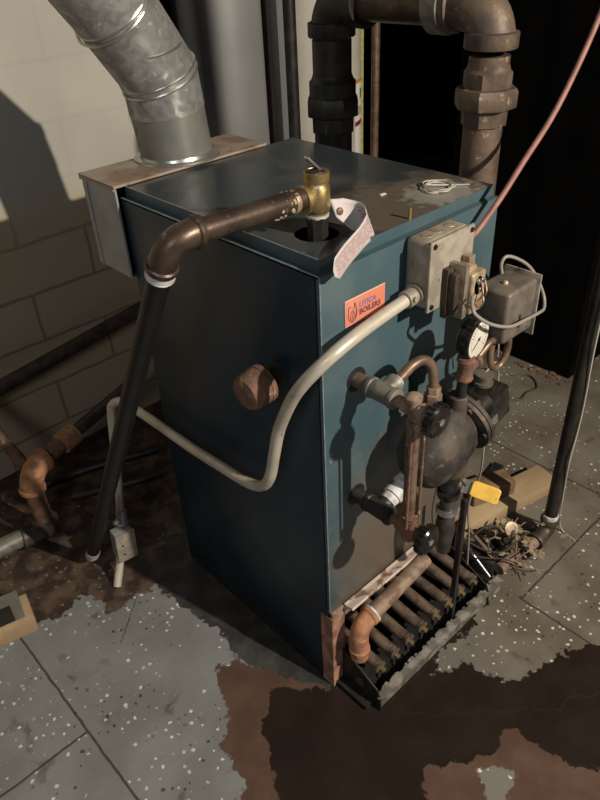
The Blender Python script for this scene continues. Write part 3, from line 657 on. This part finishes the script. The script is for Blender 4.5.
for k in range(6):
    a = 2*math.pi*k/6; x, y, z = frame(ax); p = fo-ax*.004+(x*math.cos(a)+y*math.sin(a))*.054; lathe(bm, p, ax, [(0, .006), (.030, .006)], 6, True)
obj('flange', bm, 'cast', lw)
ho = fo+ax*.020
bm = B(); lathe(bm, ho, ax, [(0, .040), (.004, .046), (.034, .046), (.038, .040)], 32); obj('head', bm, 'blk', lw)
bm = B(); box(bm, ho+V((.026, -.036, -.030)), ho+V((.085, .034, .040)), rot=Matrix.Rotation(-.27, 3, 'Y'), bev=.004); obj('switch_cover', bm, 'blk', lw)
bm = B(); x, y, z = frame(ax); box(bm, ho+V((.010, -.0475, -.010)), ho+V((.030, -.046, .012)), rot=Matrix.Rotation(-.27, 3, 'Y')); lab(obj('data_plate', bm, 'steel', lw), 'small bright data plate')
tp = ho+V((.045, .0, .048))
bm = B(); lathe(bm, tp, (0, 0, 1), [(0, .018), (.006, .018), (.007, .014), (.016, .014), (.017, .017), (.022, .017), (.023, .011)], 16); obj('cable_clamp', bm, 'ctrl', lw)
bm = B(); box(bm, (.196, -.1375, .585), (.232, -.135, .612), rot=Matrix.Rotation(-.27, 3, 'Y'), bev=.001)
tube(bm, [(.214+.013*math.cos(k*.52), -.1385, .598+.013*math.sin(k*.52)) for k in range(13)], .0016, 6); obj('cast_emblem', bm, 'cast', lw)

# blowdown
bd2 = thing('blowdown_valve', (.22, -.10, .30), 'blowdown valve below the float chamber with a yellow-gripped lever', 'valve')
bm = B(); elbow(bm, (.222, -.100, .530), (.222, -.100, .505), (.222, -.100, .47), .0175, 1.25, .016); obj('elbow', bm, 'blk', bd2)
bm = B(); tube(bm, [(.222, -.100, .475), (.222, -.100, .41)], .0145, 18); obj('pipe', bm, 'iron', bd2)
bm = B(); lathe(bm, (.222, -.100, .440), (0, 0, -1), [(0, .0155), (.002, .021), (.010, .021), (.012, .0155)], 20); lab(obj('locknut', bm, 'steel', bd2), 'shiny ring nut')
bm = B(); lathe(bm, (.222, -.100, .415), (0, 0, -1), [(0, .017), (.030, .020), (.055, .017), (.09, .014)], 18); obj('valve_body', bm, 'iron', bd2)
bm = B(); lathe(bm, (.222, -.10, .475), (1, 0, .15), [(0, .012), (.030, .012), (.031, .016), (.040, .016), (.041, .008)], 12); obj('stem', bm, 'iron', bd2)
LV = [V((.248, -.102, .482)), V((.259, -.124, .480)), V((.281, -.172, .470))]
def strap(bm, pts, w, th):
    prev = None
    for i, p in enumerate(pts):
        t = (pts[min(i+1, len(pts)-1)]-pts[max(i-1, 0)]).normalized(); s = V((.6, 0, .8)); s = (s-t*s.dot(t)).normalized(); nn = t.cross(s)
        ww = w[i] if isinstance(w, list) else w
        ring = [bm.verts.new(p+s*ww*a+nn*th*b2) for a, b2 in ((-1, -1), (1, -1), (1, 1), (-1, 1))]
        if prev:
            for k in range(4): bm.faces.new((prev[k], prev[(k+1) % 4], ring[(k+1) % 4], ring[k]))
        else: bm.faces.new(ring[::-1])
        prev = ring
    bm.faces.new(prev)
bm = B(); strap(bm, [LV[0], LV[0].lerp(LV[1], .5), LV[1]+V((.005, 0, -.003))], [.012, .0135, .0135], .0016); o = obj('lever', bm, 'steel', bd2); lab(o, 'flat steel lever')
bm = B(); strap(bm, [LV[1], LV[1].lerp(LV[2], .1), LV[1].lerp(LV[2], .9), LV[2]], [.012, .0155, .0155, .012], .0035); g = obj('grip', bm, 'yellow', o, bevel=.0015); lab(g, 'bright yellow vinyl grip')
bm = B(); lathe(bm, LV[0]+V((.002, -.001, 0)), (.1, -.5, .85), [(-.008, .007), (.002, .007), (.005, .005)], 6, True); obj('nut', bm, 'blk', o)

# black rod
bm = B(); box(bm, (.290, -.098, .012), (.300, -.086, .405), bev=.001); tagp(obj('drain_rod', bm, 'iron_dk'), 'slim dark upright bar right of the lower black knob', 'bar')

# ------------------------------------------------------------------ pressure gauge, siphon, pressure control
pg = thing('pressure_gauge', (.235, -.10, .69), 'round white-faced pressure gauge on a short pipe above the float chamber', 'gauge')
bm = B(); tube(bm, [(.236, -.095, .685), (.236, -.098, .76)], .0095, 16); obj('pipe', bm, 'iron_dk', pg)
bm = B(); lathe(bm, (.236, -.098, .722), (0, 0, 1), [(0, .014), (.004, .0155), (.010, .013), (.034, .013), (.038, .0155), (.044, .0145)], 16)
lathe(bm, (.236, -.098, .742), (1, .0, .15), [(0, .012), (.022, .012), (.024, .0145), (.032, .0145)], 16); obj('tee', bm, 'rust_dk', pg)
gc = V((.256, -.104, .793)); gd = V((-.18, -.96, .18)).normalized()
gd = V((.10, -1, -.02)).normalized()
bm = B(); lathe(bm, gc-gd*.026, gd, [(0, .026), (.004, .032), (.020, .033), (.022, .0358), (.027, .0358), (.028, .0328), (.0255, .032)], 36)
tube(bm, [(.240, -.096, .766), (.252, -.090, .778)], .008, 12); obj('case', bm, 'blk', pg)
bm = B(); lathe(bm, gc+gd*.0005, gd, [(0, .0325), (.0006, .0322)], 36); fc = obj('dial', bm, 'face', pg)
fx, fy, fz = frame(gd)
bm = B()
for k in range(21):
    a = R(-130+k*13); d1 = fx*math.sin(a)+fy*math.cos(a); L2 = .004 if k % 5 else .007
    tube(bm, [gc+gd*.0014+d1*.026, gc+gd*.0014+d1*(.026-L2)], .0004, 4)
lathe(bm, gc+gd*.001, gd, [(0, .003), (.0015, .003)], 12); d1 = fx*math.sin(R(-125))+fy*math.cos(R(-125)); tube(bm, [gc+gd*.002-d1*.006, gc+gd*.002+d1*.021], .0006, 4)
obj('needle_and_marks', bm, 'ink', fc)
sp_ = thing('siphon_pipe', (.33, -.095, .68), 'brown pigtail siphon loop between the pressure gauge tee and the grey control', 'pipe')
pts = [(.262, -.098, .746), (.285, -.098, .757), (.305, -.098, .765), (.330, -.095, .757)]
for k in range(14):
    a = R(120-k*30); pts.append((.352+.022*math.cos(a), -.098+.0012*k, .722+.034*math.sin(a)))
pts += [(.346, -.078, .758), (.352, -.079, .775)]
bm = B(); tube(bm, pts, .0062, 12, True, n=4); obj('pipe', bm, 'copper', sp_)
pc = thing('pressure_control', (.37, -.083, .75), 'grey metal control box with a lit lid beside the black wall, on the siphon pipe', 'control box')
bm = B(); box(bm, (.316, -.116, .758), (.404, -.052, .853), bev=.007, seg=3); obj('cover', bm, 'ctrl', pc)
bm = B(); box(bm, (.403, -.120, .745), (.4065, -.048, .860), bev=.001); obj('back_plate', bm, 'boxm', pc)
bm = B(); lathe(bm, (.350, -.085, .852), (0, 0, 1), [(0, .0055), (.004, .005), (.006, .003)], 10); obj('adjuster_screw', bm, 'tan', pc)
bm = B(); box(bm, (.355, -.1175, .778), (.359, -.115, .802)); obj('slot', bm, 'ink', pc)
bm = B(); lathe(bm, (.385, -.116, .770), (0, -1, 0), [(0, .004), (.003, .003)], 8); obj('screw', bm, 'steel', pc)
bm = B(); lathe(bm, (.35, -.082, .759), (0, 0, -1), [(0, .015), (.010, .015), (.011, .009), (.02, .009)], 6, True); obj('base_nut', bm, 'iron_br', pc)
cb = thing('control_cable', (.36, -.10, .78), 'grey cable looping from the transformer terminals around the control box', 'cable')
bm = B(); tube(bm, [(.238, -.097, .874), (.222, -.108, .868), (.219, -.118, .857), (.256, -.124, .828), (.305, -.130, .806), (.361, -.128, .797), (.415, -.120, .785), (.450, -.110, .777), (.466, -.098, .790), (.455, -.088, .822), (.435, -.078, .852), (.406, -.070, .874), (.382, -.062, .884), (.372, -.060, .874), (.374, -.062, .856)], .0030, 10, True)
obj('cable', bm, 'greywire', cb)
for x, z in ((.254, .893), (.2635, .893), (.258, .878)):
    bm = B(); tube(bm, [(x, -.100, z), (x-.006, -.108, z-.014), (x-.010, -.104, z-.024), (.236, -.100, .866)], .0015, 6, True); obj('lead', bm, 'copper', cb)
# wire hanging down the right side of the float chamber to the floor
bm = B(); tube(bm, [(.345, -.085, .775), (.347, -.090, .735), (.352, -.088, .710)], .002, 6, True)
tube(bm, [tp+V((0, 0, .02)), tp+V((.03, 0, .03)), tp+V((.055, .01, .01)), tp+V((.075, .015, -.02)), tp+V((.07, .01, -.05)), tp+V((.05, .0, -.06)), tp+V((.045, -.01, -.085)), tp+V((.02, -.01, -.09)), tp+V((.018, -.01, -.12)), tp+V((-.002, -.02, -.13)), tp+V((.0, -.02, -.18)), tp+V((.012, -.01, -.23)), tp+V((.004, 0, -.30)), tp+V((.02, 0, -.40)), tp+V((.03, 0, -.5))], .0022, 6, True, n=5)
tagp(obj('thermostat_wire', bm, 'greywire'), 'kinked thin wire hanging beside the float chamber down to the floor', 'wire')

# red cable
rc = [(.284, -.026, .940), (.300, -.026, .935), (.330, -.027, .929), (.393, -.030, .974), (.452, -.030, 1.022), (.520, -.030, 1.076), (.576, -.030, 1.140), (.625, -.030, 1.212), (.67, -.03, 1.30), (.70, -.03, 1.40), (.71, -.03, 1.60), (.71, -.03, 2.5)]
bm = B(); tube(bm, rc[1:], .0049, 10, True, n=6); tagp(obj('red_cable', bm, 'red'), 'reddish armoured cable rising from the junction box to the upper right', 'cable')

# ------------------------------------------------------------------ draft hood and flue
dh = thing('draft_hood', (.17, .6, .78), 'grey sheet-metal draft hood on the back of the boiler with a rusty top', 'draft hood')
bm = B(); box(bm, (-.010, D+.001, .802), (-.006, .646, .980)); box(bm, (-.010, .642, .802), (.352, .646, .980)); box(bm, (.349, D+.001, .802), (.352, .646, .980))
box(bm, (-.012, .628, .800), (-.0095, .631, .98)); obj('shell', bm, 'grey_sheet', dh)
bm = B(); box(bm, (-.013, D-.004, .980), (.355, .650, .9845)); box(bm, (-.013, D+.001, .974), (-.0105, .650, .983)); lab(obj('top_plate', bm, 'hood_top', dh), 'rust-tinted flat top')
bm = B(); box(bm, (-.008, D+.001, .800), (.35, .644, .802)); obj('bottom_plate', bm, 'grey_sheet', dh)
fl = thing('flue_pipe', (.183, .597, .98), 'galvanised round flue pipe bending up and to the left from the draft hood', 'flue pipe')
fc_ = V((.183, .597, 0)); fr = .0725
bm = B(); lathe(bm, fc_+V((0, 0, .9848)), (0, 0, 1), [(0, fr+.016), (.003, fr+.014), (.004, fr+.003), (.010, fr+.001)], 48); obj('collar', bm, 'seam', fl)
bm = B(); tube(bm, [fc_+V((0, 0, .9865)), fc_+V((-.012, -.005, 1.080))], fr, 48); lab(obj('lower_section', bm, 'galv_dull', fl), 'dull matte lower section')
b0 = fc_+V((-.020, -.008, 1.140)); d1 = V((-.58, -.14, .80)).normalized(); d2 = V((-.64, -.16, .76)).normalized()
bm = B(); tube(bm, [fc_+V((-.0118, -.0048, 1.078)), b0, b0+d1*.155, b0+d1*.155+d2*.6], fr+.0015, 48); obj('elbow', bm, 'galv', fl)
def bead(p, d, tilt=None):
    bm = B(); x, y, z = frame(d); N_ = 48; pp = [p+(x*math.cos(2*math.pi*k/N_)+y*math.sin(2*math.pi*k/N_))*(fr+.002) for k in range(N_+1)]
    tube(bm, pp, .0026, 6); obj('seam_bead', bm, 'seam', fl)
m1 = (V((-.1, 0, 1))+d1).normalized(); m2 = (d1+d2).normalized()
bead(b0-V((0, 0, .006)), m1); bead(b0+V((-.003, 0, .006)), m1); bead(b0+d1*.155, m2); bead(b0+d1*.152+V((0, 0, -.008)), m2)
bead(b0+d1*.062, (d1+V((.45, .1, .1))).normalized())
bm = B(); tube(bm, [fc_+V((.034, -.063, 1.079)), fc_+V((.029, -.065, 1.12))], .0011, 6); obj('lock_seam', bm, 'galv_dull', fl)

# ------------------------------------------------------------------ steam risers and header
sh = thing('steam_header', (.5, .28, .9), 'heavy dark iron steam pipework, two risers with unions joined by a header above the boiler', 'steam piping')
lx_, ly_ = .507, .470; rx_, ry_ = .503, .090
def union(x, y, z0, z1, r, m, name='union', hexr=1.55):
    h = z1-z0; bm = B()
    lathe(bm, (x, y, z0), (0, 0, 1), [(0, r*1.02), (.002, r*1.16), (h*.3, r*1.18), (h*.31, r*1.05)], 8, True)
    lathe(bm, (x, y, z0+h*.27), (0, 0, 1), [(0, r*1.1), (.004, r*hexr*.97), (.007, r*hexr), (h*.30, r*hexr), (h*.36, r*hexr*.94), (h*.37, r*1.2)], 8, True)
    lathe(bm, (x, y, z0+h*.62), (0, 0, 1), [(0, r*1.12), (.002, r*1.22), (h*.26, r*1.22), (h*.30, r*1.1), (h*.38, r*1.02)], 8 if m != 'iron_dk' else 24, m != 'iron_dk')
    return obj(name, bm, m, sh)
rl, rq = .0405, .0345
bm = B(); tube(bm, [(lx_, ly_, .50), (lx_, ly_, 1.165)], rl, 32); lab(obj('riser', bm, 'iron_dk', sh), 'far riser, nearly black')
bm = B(); tube(bm, [(lx_, ly_, .54), (W+.001, ly_, .54)], rl*.95, 24); obj('branch', bm, 'iron_dk', sh)
bm = B(); tube(bm, [(rx_, ry_, .54), (W+.001, ry_, .54)], rq*.95, 24); obj('branch', bm, 'iron_dk', sh)
bm = B(); tube(bm, [(rx_, ry_, .50), (rx_, ry_, 1.165)], rq, 32); lab(obj('riser', bm, 'iron_br', sh), 'near riser, brown')
union(lx_, ly_, .985, 1.100, rl, 'iron_dk', hexr=1.42); union(rx_, ry_, 1.052, 1.152, rq, 'iron_br', hexr=1.58)
zh = 1.238
bm = B(); elbow(bm, (lx_, ly_, 1.170), (lx_, ly_, zh), (.498, ly_-.105, zh), rl*1.06, 1.13, .028, rad=.066, seg=32); obj('elbow', bm, 'iron_dk', sh)
bm = B(); elbow(bm, (rx_, ry_, 1.176), (rx_, ry_, zh), (.502, ry_+.095, zh), rq*1.15, 1.14, .026, rad=.058, seg=32); obj('elbow', bm, 'iron_br', sh)
bm = B(); tube(bm, [(.5, ly_-.10, zh), (.502, ry_+.09, zh)], .036, 32); obj('header_pipe', bm, 'pipe_br', sh)
bm = B(); lathe(bm, (.502, ry_+.083, zh), (0, 1, 0), [(0, .040), (.002, .0485), (.034, .0485), (.036, .038)], 28); lab(obj('coupling', bm, 'greypipe', sh), 'grey-green painted coupling')

# ------------------------------------------------------------------ background heaters, pipes
def heater(name, x, y, r, m, label):
    t = thing(name, (x, y, 0), label, 'water heater', 'water heaters behind the boiler')
    bm = B(); lathe(bm, (x, y, .02), (0, 0, 1), [(0, r), (1.55, r), (1.57, r*.97), (1.58, r*.5)], 64); obj('tank_jacket', bm, m, t)
    bm = B(); lathe(bm, (x, y, 0), (0, 0, 1), [(0, r*.9), (.02, r*.9)], 32); obj('base_ring', bm, 'blkm', t)
    return t
h1 = heater('water_heater', .965, 1.46, .148, 'heater', 'grey cylindrical water heater seen behind the flue pipe')
h2 = heater('water_heater', 1.395, 1.46, .185, 'heater_w', 'cream water heater with orange and red labels behind the far steam riser')
bm = B(); box(bm, (1.178, 1.36, 0), (1.205, 1.40, 1.6)); tagp(obj('heater_panel', bm, 'strip'), 'narrow pale upright panel between the two water heaters', 'panel')
def wrap(cx, cy, r, a0, a1, z0, z1, m, parent, name, slant=0):
    bm = B(); n = 14
    A = [(R(a0+(a1-a0)*k/n)) for k in range(n+1)]
    rows = [[bm.verts.new((cx+rr2*math.cos(a), cy+rr2*math.sin(a), z+slant*(i/n))) for i, a in enumerate(A)] for z, rr2 in ((z0, r), (z1, r), (z1, r+.001), (z0, r+.001))]
    for j in range(4):
        for i in range(n): f = bm.faces.new((rows[j][i], rows[j][i+1], rows[(j+1) % 4][i+1], rows[(j+1) % 4][i])); f.smooth = True
    return obj(name, bm, m, parent)
cx, cy, r = 1.395, 1.46, .185
lab(wrap(cx, cy, r, 285, 312, .765, .862, 'paper', h2, 'warning_label'), 'white label with an orange heading')
lab(wrap(cx, cy, r+.001, 285, 312, .848, .862, 'orange', h2, 'label_heading'), 'orange strip')
lab(wrap(cx, cy, r+.001, 300, 306, .79, .825, 'ink', h2, 'label_symbol'), 'black symbol')
lab(wrap(cx, cy, r, 285, 312, .56, .73, 'paper', h2, 'rating_label'), 'white label with a dark red band')
lab(wrap(cx, cy, r+.001, 285, 312, .695, .712, 'redl', h2, 'label_band'), 'dark red band')
bm = B(); box(bm, (1.585, 1.385, 0), (1.603, 1.41, 1.6)); tagp(obj('insulation_edge', bm, 'lime'), 'yellow-green upright edge strip at the right of the cream water heater', 'insulation')
bm = B(); tube(bm, [(1.10, 1.25, .0), (1.10, 1.25, 2.5)], .021, 16); tagp(obj('gas_pipe', bm, 'iron_dk'), 'thin black mottled upright pipe in front of the water heaters', 'pipe')
bm = B(); tube(bm, [(1.300, 1.054, 0), (1.300, 1.054, 2.5)], .014, 16); tagp(obj('copper_pipe', bm, 'copper'), 'brown upright pipe against the black wall behind the boiler', 'pipe')

# dark pipe along the left wall
wp = thing('wall_pipe', (0, 1.13, .3), 'dark pipe running along the bottom of the block wall at left', 'pipe')
bm = B(); tube(bm, [(-.75, 1.10, .275), (.36, 1.14, .40)], .021, 18); obj('pipe', bm, 'iron', wp)
# rusty return pipe
rp = thing('return_pipe', (-.2, .86, 0), 'rusty orange return pipe with an elbow standing at the foot of the block wall', 'pipe')
q0, q1, q2 = V((-.232, .86, .045)), V((-.232, .86, .235)), V((.19, .985, .270))
dq = (q2-q1).normalized()
bm = B(); tube(bm, [q1+dq*.15, q2], .0185, 20); lab(obj('pipe', bm, 'iron', rp), 'dark horizontal run to the boiler')
bm = B(); lathe(bm, q1+dq*.115, dq, [(0, .024), (.002, .0305), (.052, .0305), (.054, .024)], 20); lab(obj('coupling', bm, 'rust', rp), 'orange rusted coupling')
bm = B(); tube(bm, [q1+dq*.045, q1+dq*.13], .023, 20); lab(obj('nipple', bm, 'rust_dk', rp), 'rusty nipple')
bm = B(); elbow(bm, q1+V((-.003, 0, -.06)), q1, q1+dq*.06, .0305, 1.12, .014, rad=.055); obj('elbow', bm, 'rust', rp)
bm = B(); tube(bm, [q1+V((-.003, 0, -.05)), q0], .024, 20); lab(obj('down_pipe', bm, 'rust_dk', rp), 'rusty down pipe')
bm = B(); lathe(bm, V((-.232, .86, .035)), (0, 0, 1), [(0, .032), (.036, .034), (.038, .027)], 20); elbow(bm, (-.232, .86, .06), (-.232, .86, .030), (-.305, .865, .045), .028, 1.15, .012, rad=.028); lab(obj('floor_elbow', bm, 'iron', rp), 'dark elbow at the floor')
bm = B(); tube(bm, [(-.300, .865, .045), (-.60, .88, .055)], .025, 20); lab(obj('grey_pipe', bm, 'greypipe', rp), 'dull grey run along the floor')
# other dark pipes and rod behind on the floor
bm = B(); tube(bm, [(-.12, .93, .03), (.02, .84, .05), (.10, .80, .06)], .013, 12, True); tagp(obj('floor_pipe', bm, 'iron_dk'), 'dark pipe lying on the floor behind the switch box, the nearer of two', 'pipe', 'dark pipes on the floor behind the switch box')
bm = B(); tube(bm, [(-.16, 1.04, .03), (-.02, .98, .05), (.16, .90, .06)], .013, 12, True); tagp(obj('floor_pipe', bm, 'iron_dk'), 'dark pipe lying on the floor behind the switch box, the farther of two', 'pipe', 'dark pipes on the floor behind the switch box')
bm = B(); tube(bm, [(-.215, .93, .20), (-.23, .98, .26), (-.25, 1.05, .34), (-.27, 1.16, .44)], .016, 14, True); tagp(obj('rust_pipe', bm, 'rust_dk'), 'short rusty pipe rising to the wall behind the orange elbow', 'pipe')
# wooden block and metal channel lower left
bm = B(); box(bm, (-.56, .612, 0), (-.385, .688, .055), rot=Matrix.Rotation(R(-12), 3, 'Z'), bev=.002); tagp(obj('wood_block', bm, 'wood'), 'pale wood block on the floor at the left edge', 'wood block')
mc = thing('metal_channel', (-.48, .66, .055), 'grey sheet-metal channel resting on the wood block at the left edge', 'metal channel')
bm = B(); box(bm, (-.58, .620, .0555), (-.400, .710, .060), rot=Matrix.Rotation(R(-12), 3, 'Z')); obj('flange', bm, 'galv_dull', mc)
bm = B(); box(bm, (-.58, .62, .06), (-.43, .628, .105), rot=Matrix.Rotation(R(-12), 3, 'Z')); obj('web', bm, 'blkm', mc)

# ------------------------------------------------------------------ right-hand pipe, timber, debris
gp = thing('right_pipe', (.70, -.10, 0), 'dark upright pipe near the right edge with an elbow at the floor', 'pipe')
bm = B(); tube(bm, [(.703, -.099, .06), (.700, -.099, 2.5)], .0165, 20); obj('pipe', bm, 'iron_dk', gp)
bm = B(); lathe(bm, (.703, -.099, .085), (0, 0, -1), [(0, .0175), (.002, .0195), (.012, .0195), (.014, .0175)], 20); lab(obj('tape_ring', bm, 'tape', gp), 'pale ring above the elbow')
bm = B(); elbow(bm, (.703, -.099, .072), (.703, -.099, .030), (.64, -.098, .028), .0195, 1.22, .014, rad=.03); obj('elbow', bm, 'iron', gp)
bm = B(); tube(bm, [(.645, -.098, .028), (.50, -.085, .028)], .0155, 16); lab(obj('floor_run', bm, 'rust_br', gp), 'brown horizontal run')
bm = B(); tube(bm, [(.690, -.119, .80), (.688, -.119, .60), (.700, -.119, .45), (.700, -.119, .36), (.690, -.120, .28), (.700, -.118, .20), (.715, -.115, .12), (.735, -.11, .05), (.75, -.12, .004), (.74, -.16, .003)], .0021, 6, True)
tube(bm, [(.690, -.119, .80), (.69, -.119, 2.5)], .0021, 6)
tagp(obj('pale_wire', bm, 'whitewire'), 'thin pale wire running down the dark pipe at the right edge', 'wire')
bm = B(); box(bm, (.50, .018, 0), (.90, .100, .038), rot=Matrix.Rotation(R(-13), 3, 'Z'), bev=.0015); tagp(obj('timber_plank', bm, 'wood'), 'pale timber plank lying on the floor to the right of the boiler', 'plank')
bm = B(); box(bm, (.635, .055, .0385), (.765, .115, .085), rot=Matrix.Rotation(R(-22), 3, 'Z'), bev=.002); tagp(obj('wood_offcut', bm, 'wood_dk'), 'brown wood offcut resting on the timber plank', 'wood offcut')
bm = B(); box(bm, (.79, .13, 0), (.86, .16, .012), rot=Matrix.Rotation(R(10), 3, 'Z')); tagp(obj('dark_offcut', bm, 'blkm'), 'small dark piece on the floor beyond the timber plank', 'offcut')
# tangle of fibres, wires and a valve on the floor
rnd = random.Random(3)
def tangle(bm, n, c, s, r, ln):
    for k in range(n):
        p = V((c[0]+rnd.uniform(-1, 1)*s[0], c[1]+rnd.uniform(-1, 1)*s[1], c[2]+rnd.random()*s[2])); pts = [p]; d = V((rnd.uniform(-1, 1), rnd.uniform(-1, 1), rnd.uniform(-.4, .6)))
        for j in range(5):
            d = (d+V((rnd.uniform(-.8, .8), rnd.uniform(-.8, .8), rnd.uniform(-.6, .4)))).normalized(); p = p+d*ln; p.z = max(p.z, r+.001); pts.append(p.copy())
        tube(bm, pts, r, 5, True, n=3)
bm = B(); tangle(bm, 34, (.585, -.060, .008), (.065, .055, .05), .0014, .016)
for k in range(60):
    a = rnd.uniform(0, 6.28); s = rnd.uniform(.012, .03); p = V((.60+rnd.gauss(0, .04), -.07+rnd.gauss(0, .035), rnd.uniform(.002, .07)))
    t = V((math.cos(a), math.sin(a), rnd.uniform(-.5, .8))).normalized(); w = t.cross(V((0, 0, 1))).normalized()*s*.35
    a0, a1, a2, a3 = [bm.verts.new(q) for q in (p, p+t*s*.5+w, p+t*s, p+t*s*.5-w)]; bm.faces.new((a0, a1, a2, a3))
o = tagp(obj('dry_debris', bm, 'debris'), 'heap of dry tan fibres and leaf scraps at the floor by the right pipe', 'debris'); o['kind'] = 'stuff'
pv = thing('pilot_assembly', (.54, -.06, 0), 'dark dirty valve fittings and loose tubes lying in the debris right of the burner tray', 'valve fittings')
bm = B(); box(bm, (.475, -.065, .0), (.56, .0, .050), rot=Matrix.Rotation(R(20), 3, 'Z'), bev=.004); obj('housing', bm, 'iron_dk', pv); bm = B()
lathe(bm, (.585, -.095, .03), (0, -1, .5), [(0, .017), (.015, .017), (.016, .011), (.024, .009)], 16); obj('port', bm, 'iron_dk', pv); bm = B(); lathe(bm, (.55, -.06, .05), (.1, -.3, 1), [(0, .015), (.02, .015), (.021, .010), (.028, .010)], 12); obj('valve_body', bm, 'iron_dk', pv)
for a, b2, r in (((.455, -.02, .09), (.46, -.085, .035), .0045), ((.50, .015, .10), (.50, -.06, .06), .006), ((.555, -.085, .06), (.61, -.05, .07), .006)):
    bm = B(); tube(bm, [a, b2], r, 10); obj('tube', bm, 'steel' if r < .005 else 'iron_br', pv)
bm = B(); lathe(bm, (.60, -.045, .07), (-.4, -.7, .6), [(0, .016), (.012, .018), (.013, .011), (.011, .010)], 18); obj('bell_cap', bm, 'tan', pv)
bm = B(); tube(bm, [(.43, -.03, .14), (.455, -.06, .115), (.50, -.085, .090), (.55, -.095, .095), (.60, -.09, .085), (.62, -.07, .05)], .0022, 6, True)
tube(bm, [(.45, .02, .20), (.43, -.01, .16), (.44, -.05, .10), (.50, -.09, .07), (.54, -.12, .04)], .0020, 6, True)
tube(bm, [(.46, .06, .02), (.47, .01, .07), (.53, -.02, .11), (.57, -.03, .08), (.60, -.02, .03)], .0022, 6, True)
tagp(obj('loose_wires', bm, 'darkwire'), 'loose thin wires arching over the fittings right of the burner tray', 'wires')

# floor wires at right of the float chamber
bm = B(); tube(bm, [(1.31, .395, .004), (1.347, .346, .004), (1.302, .292, .004), (1.25, .30, .004), (1.201, .294, .004), (1.16, .32, .004), (1.083, .294, .004)], .003, 6, True); tagp(obj('floor_wire', bm, 'darkwire'), 'short kinked wire on the floor near the black wall', 'wire')
# rubble along foot of black wall
bm = B()
for k in range(40):
    bmesh.ops.create_icosphere(bm, subdivisions=1, radius=rnd.uniform(.004, .012), matrix=Matrix.Translation((1.40+rnd.uniform(-.03, .02), rnd.uniform(.22, .9), .003)) @ Matrix.Diagonal((1, 1.5, .5, 1)))
o = tagp(obj('wall_debris', bm, 'rust_dk'), 'crumbs of rubble along the foot of the black wall', 'rubble'); o['kind'] = 'stuff'

# ------------------------------------------------------------------ light
def area(name, loc, target, size, power, col, spread=180):
    l = bpy.data.lights.new(name, 'AREA'); l.shape = 'DISK'; l.size = size; l.energy = power; l.color = col; l.spread = R(spread)
    o = bpy.data.objects.new(name, l); o.location = loc; o.rotation_euler = (V(target)-V(loc)).to_track_quat('-Z', 'Y').to_euler(); COL.objects.link(o); return o
l = bpy.data.lights.new('work_lamp', 'POINT'); l.energy = 230; l.shadow_soft_size = .03; l.color = (1, .90, .77)
o = bpy.data.objects.new('work_lamp', l); o.location = (.50, -2.20, 2.18); COL.objects.link(o)
area('cool_fill', (-1.9, -1.3, 2.1), (-.2, .3, .1), .7, 7.0, (.92, .95, 1))  # soft cool fill added at the front left, its source unseen
w = bpy.data.worlds.new('world'); SC.world = w; w.use_nodes = True; w.node_tree.nodes['Background'].inputs[0].default_value = (.55, .58, .62, 1); w.node_tree.nodes['Background'].inputs[1].default_value = .012
SC.view_settings.view_transform = 'Standard'; SC.view_settings.look = 'None'; SC.view_settings.exposure = .85; SC.view_settings.gamma = 1; SC.view_settings.use_curve_mapping = False
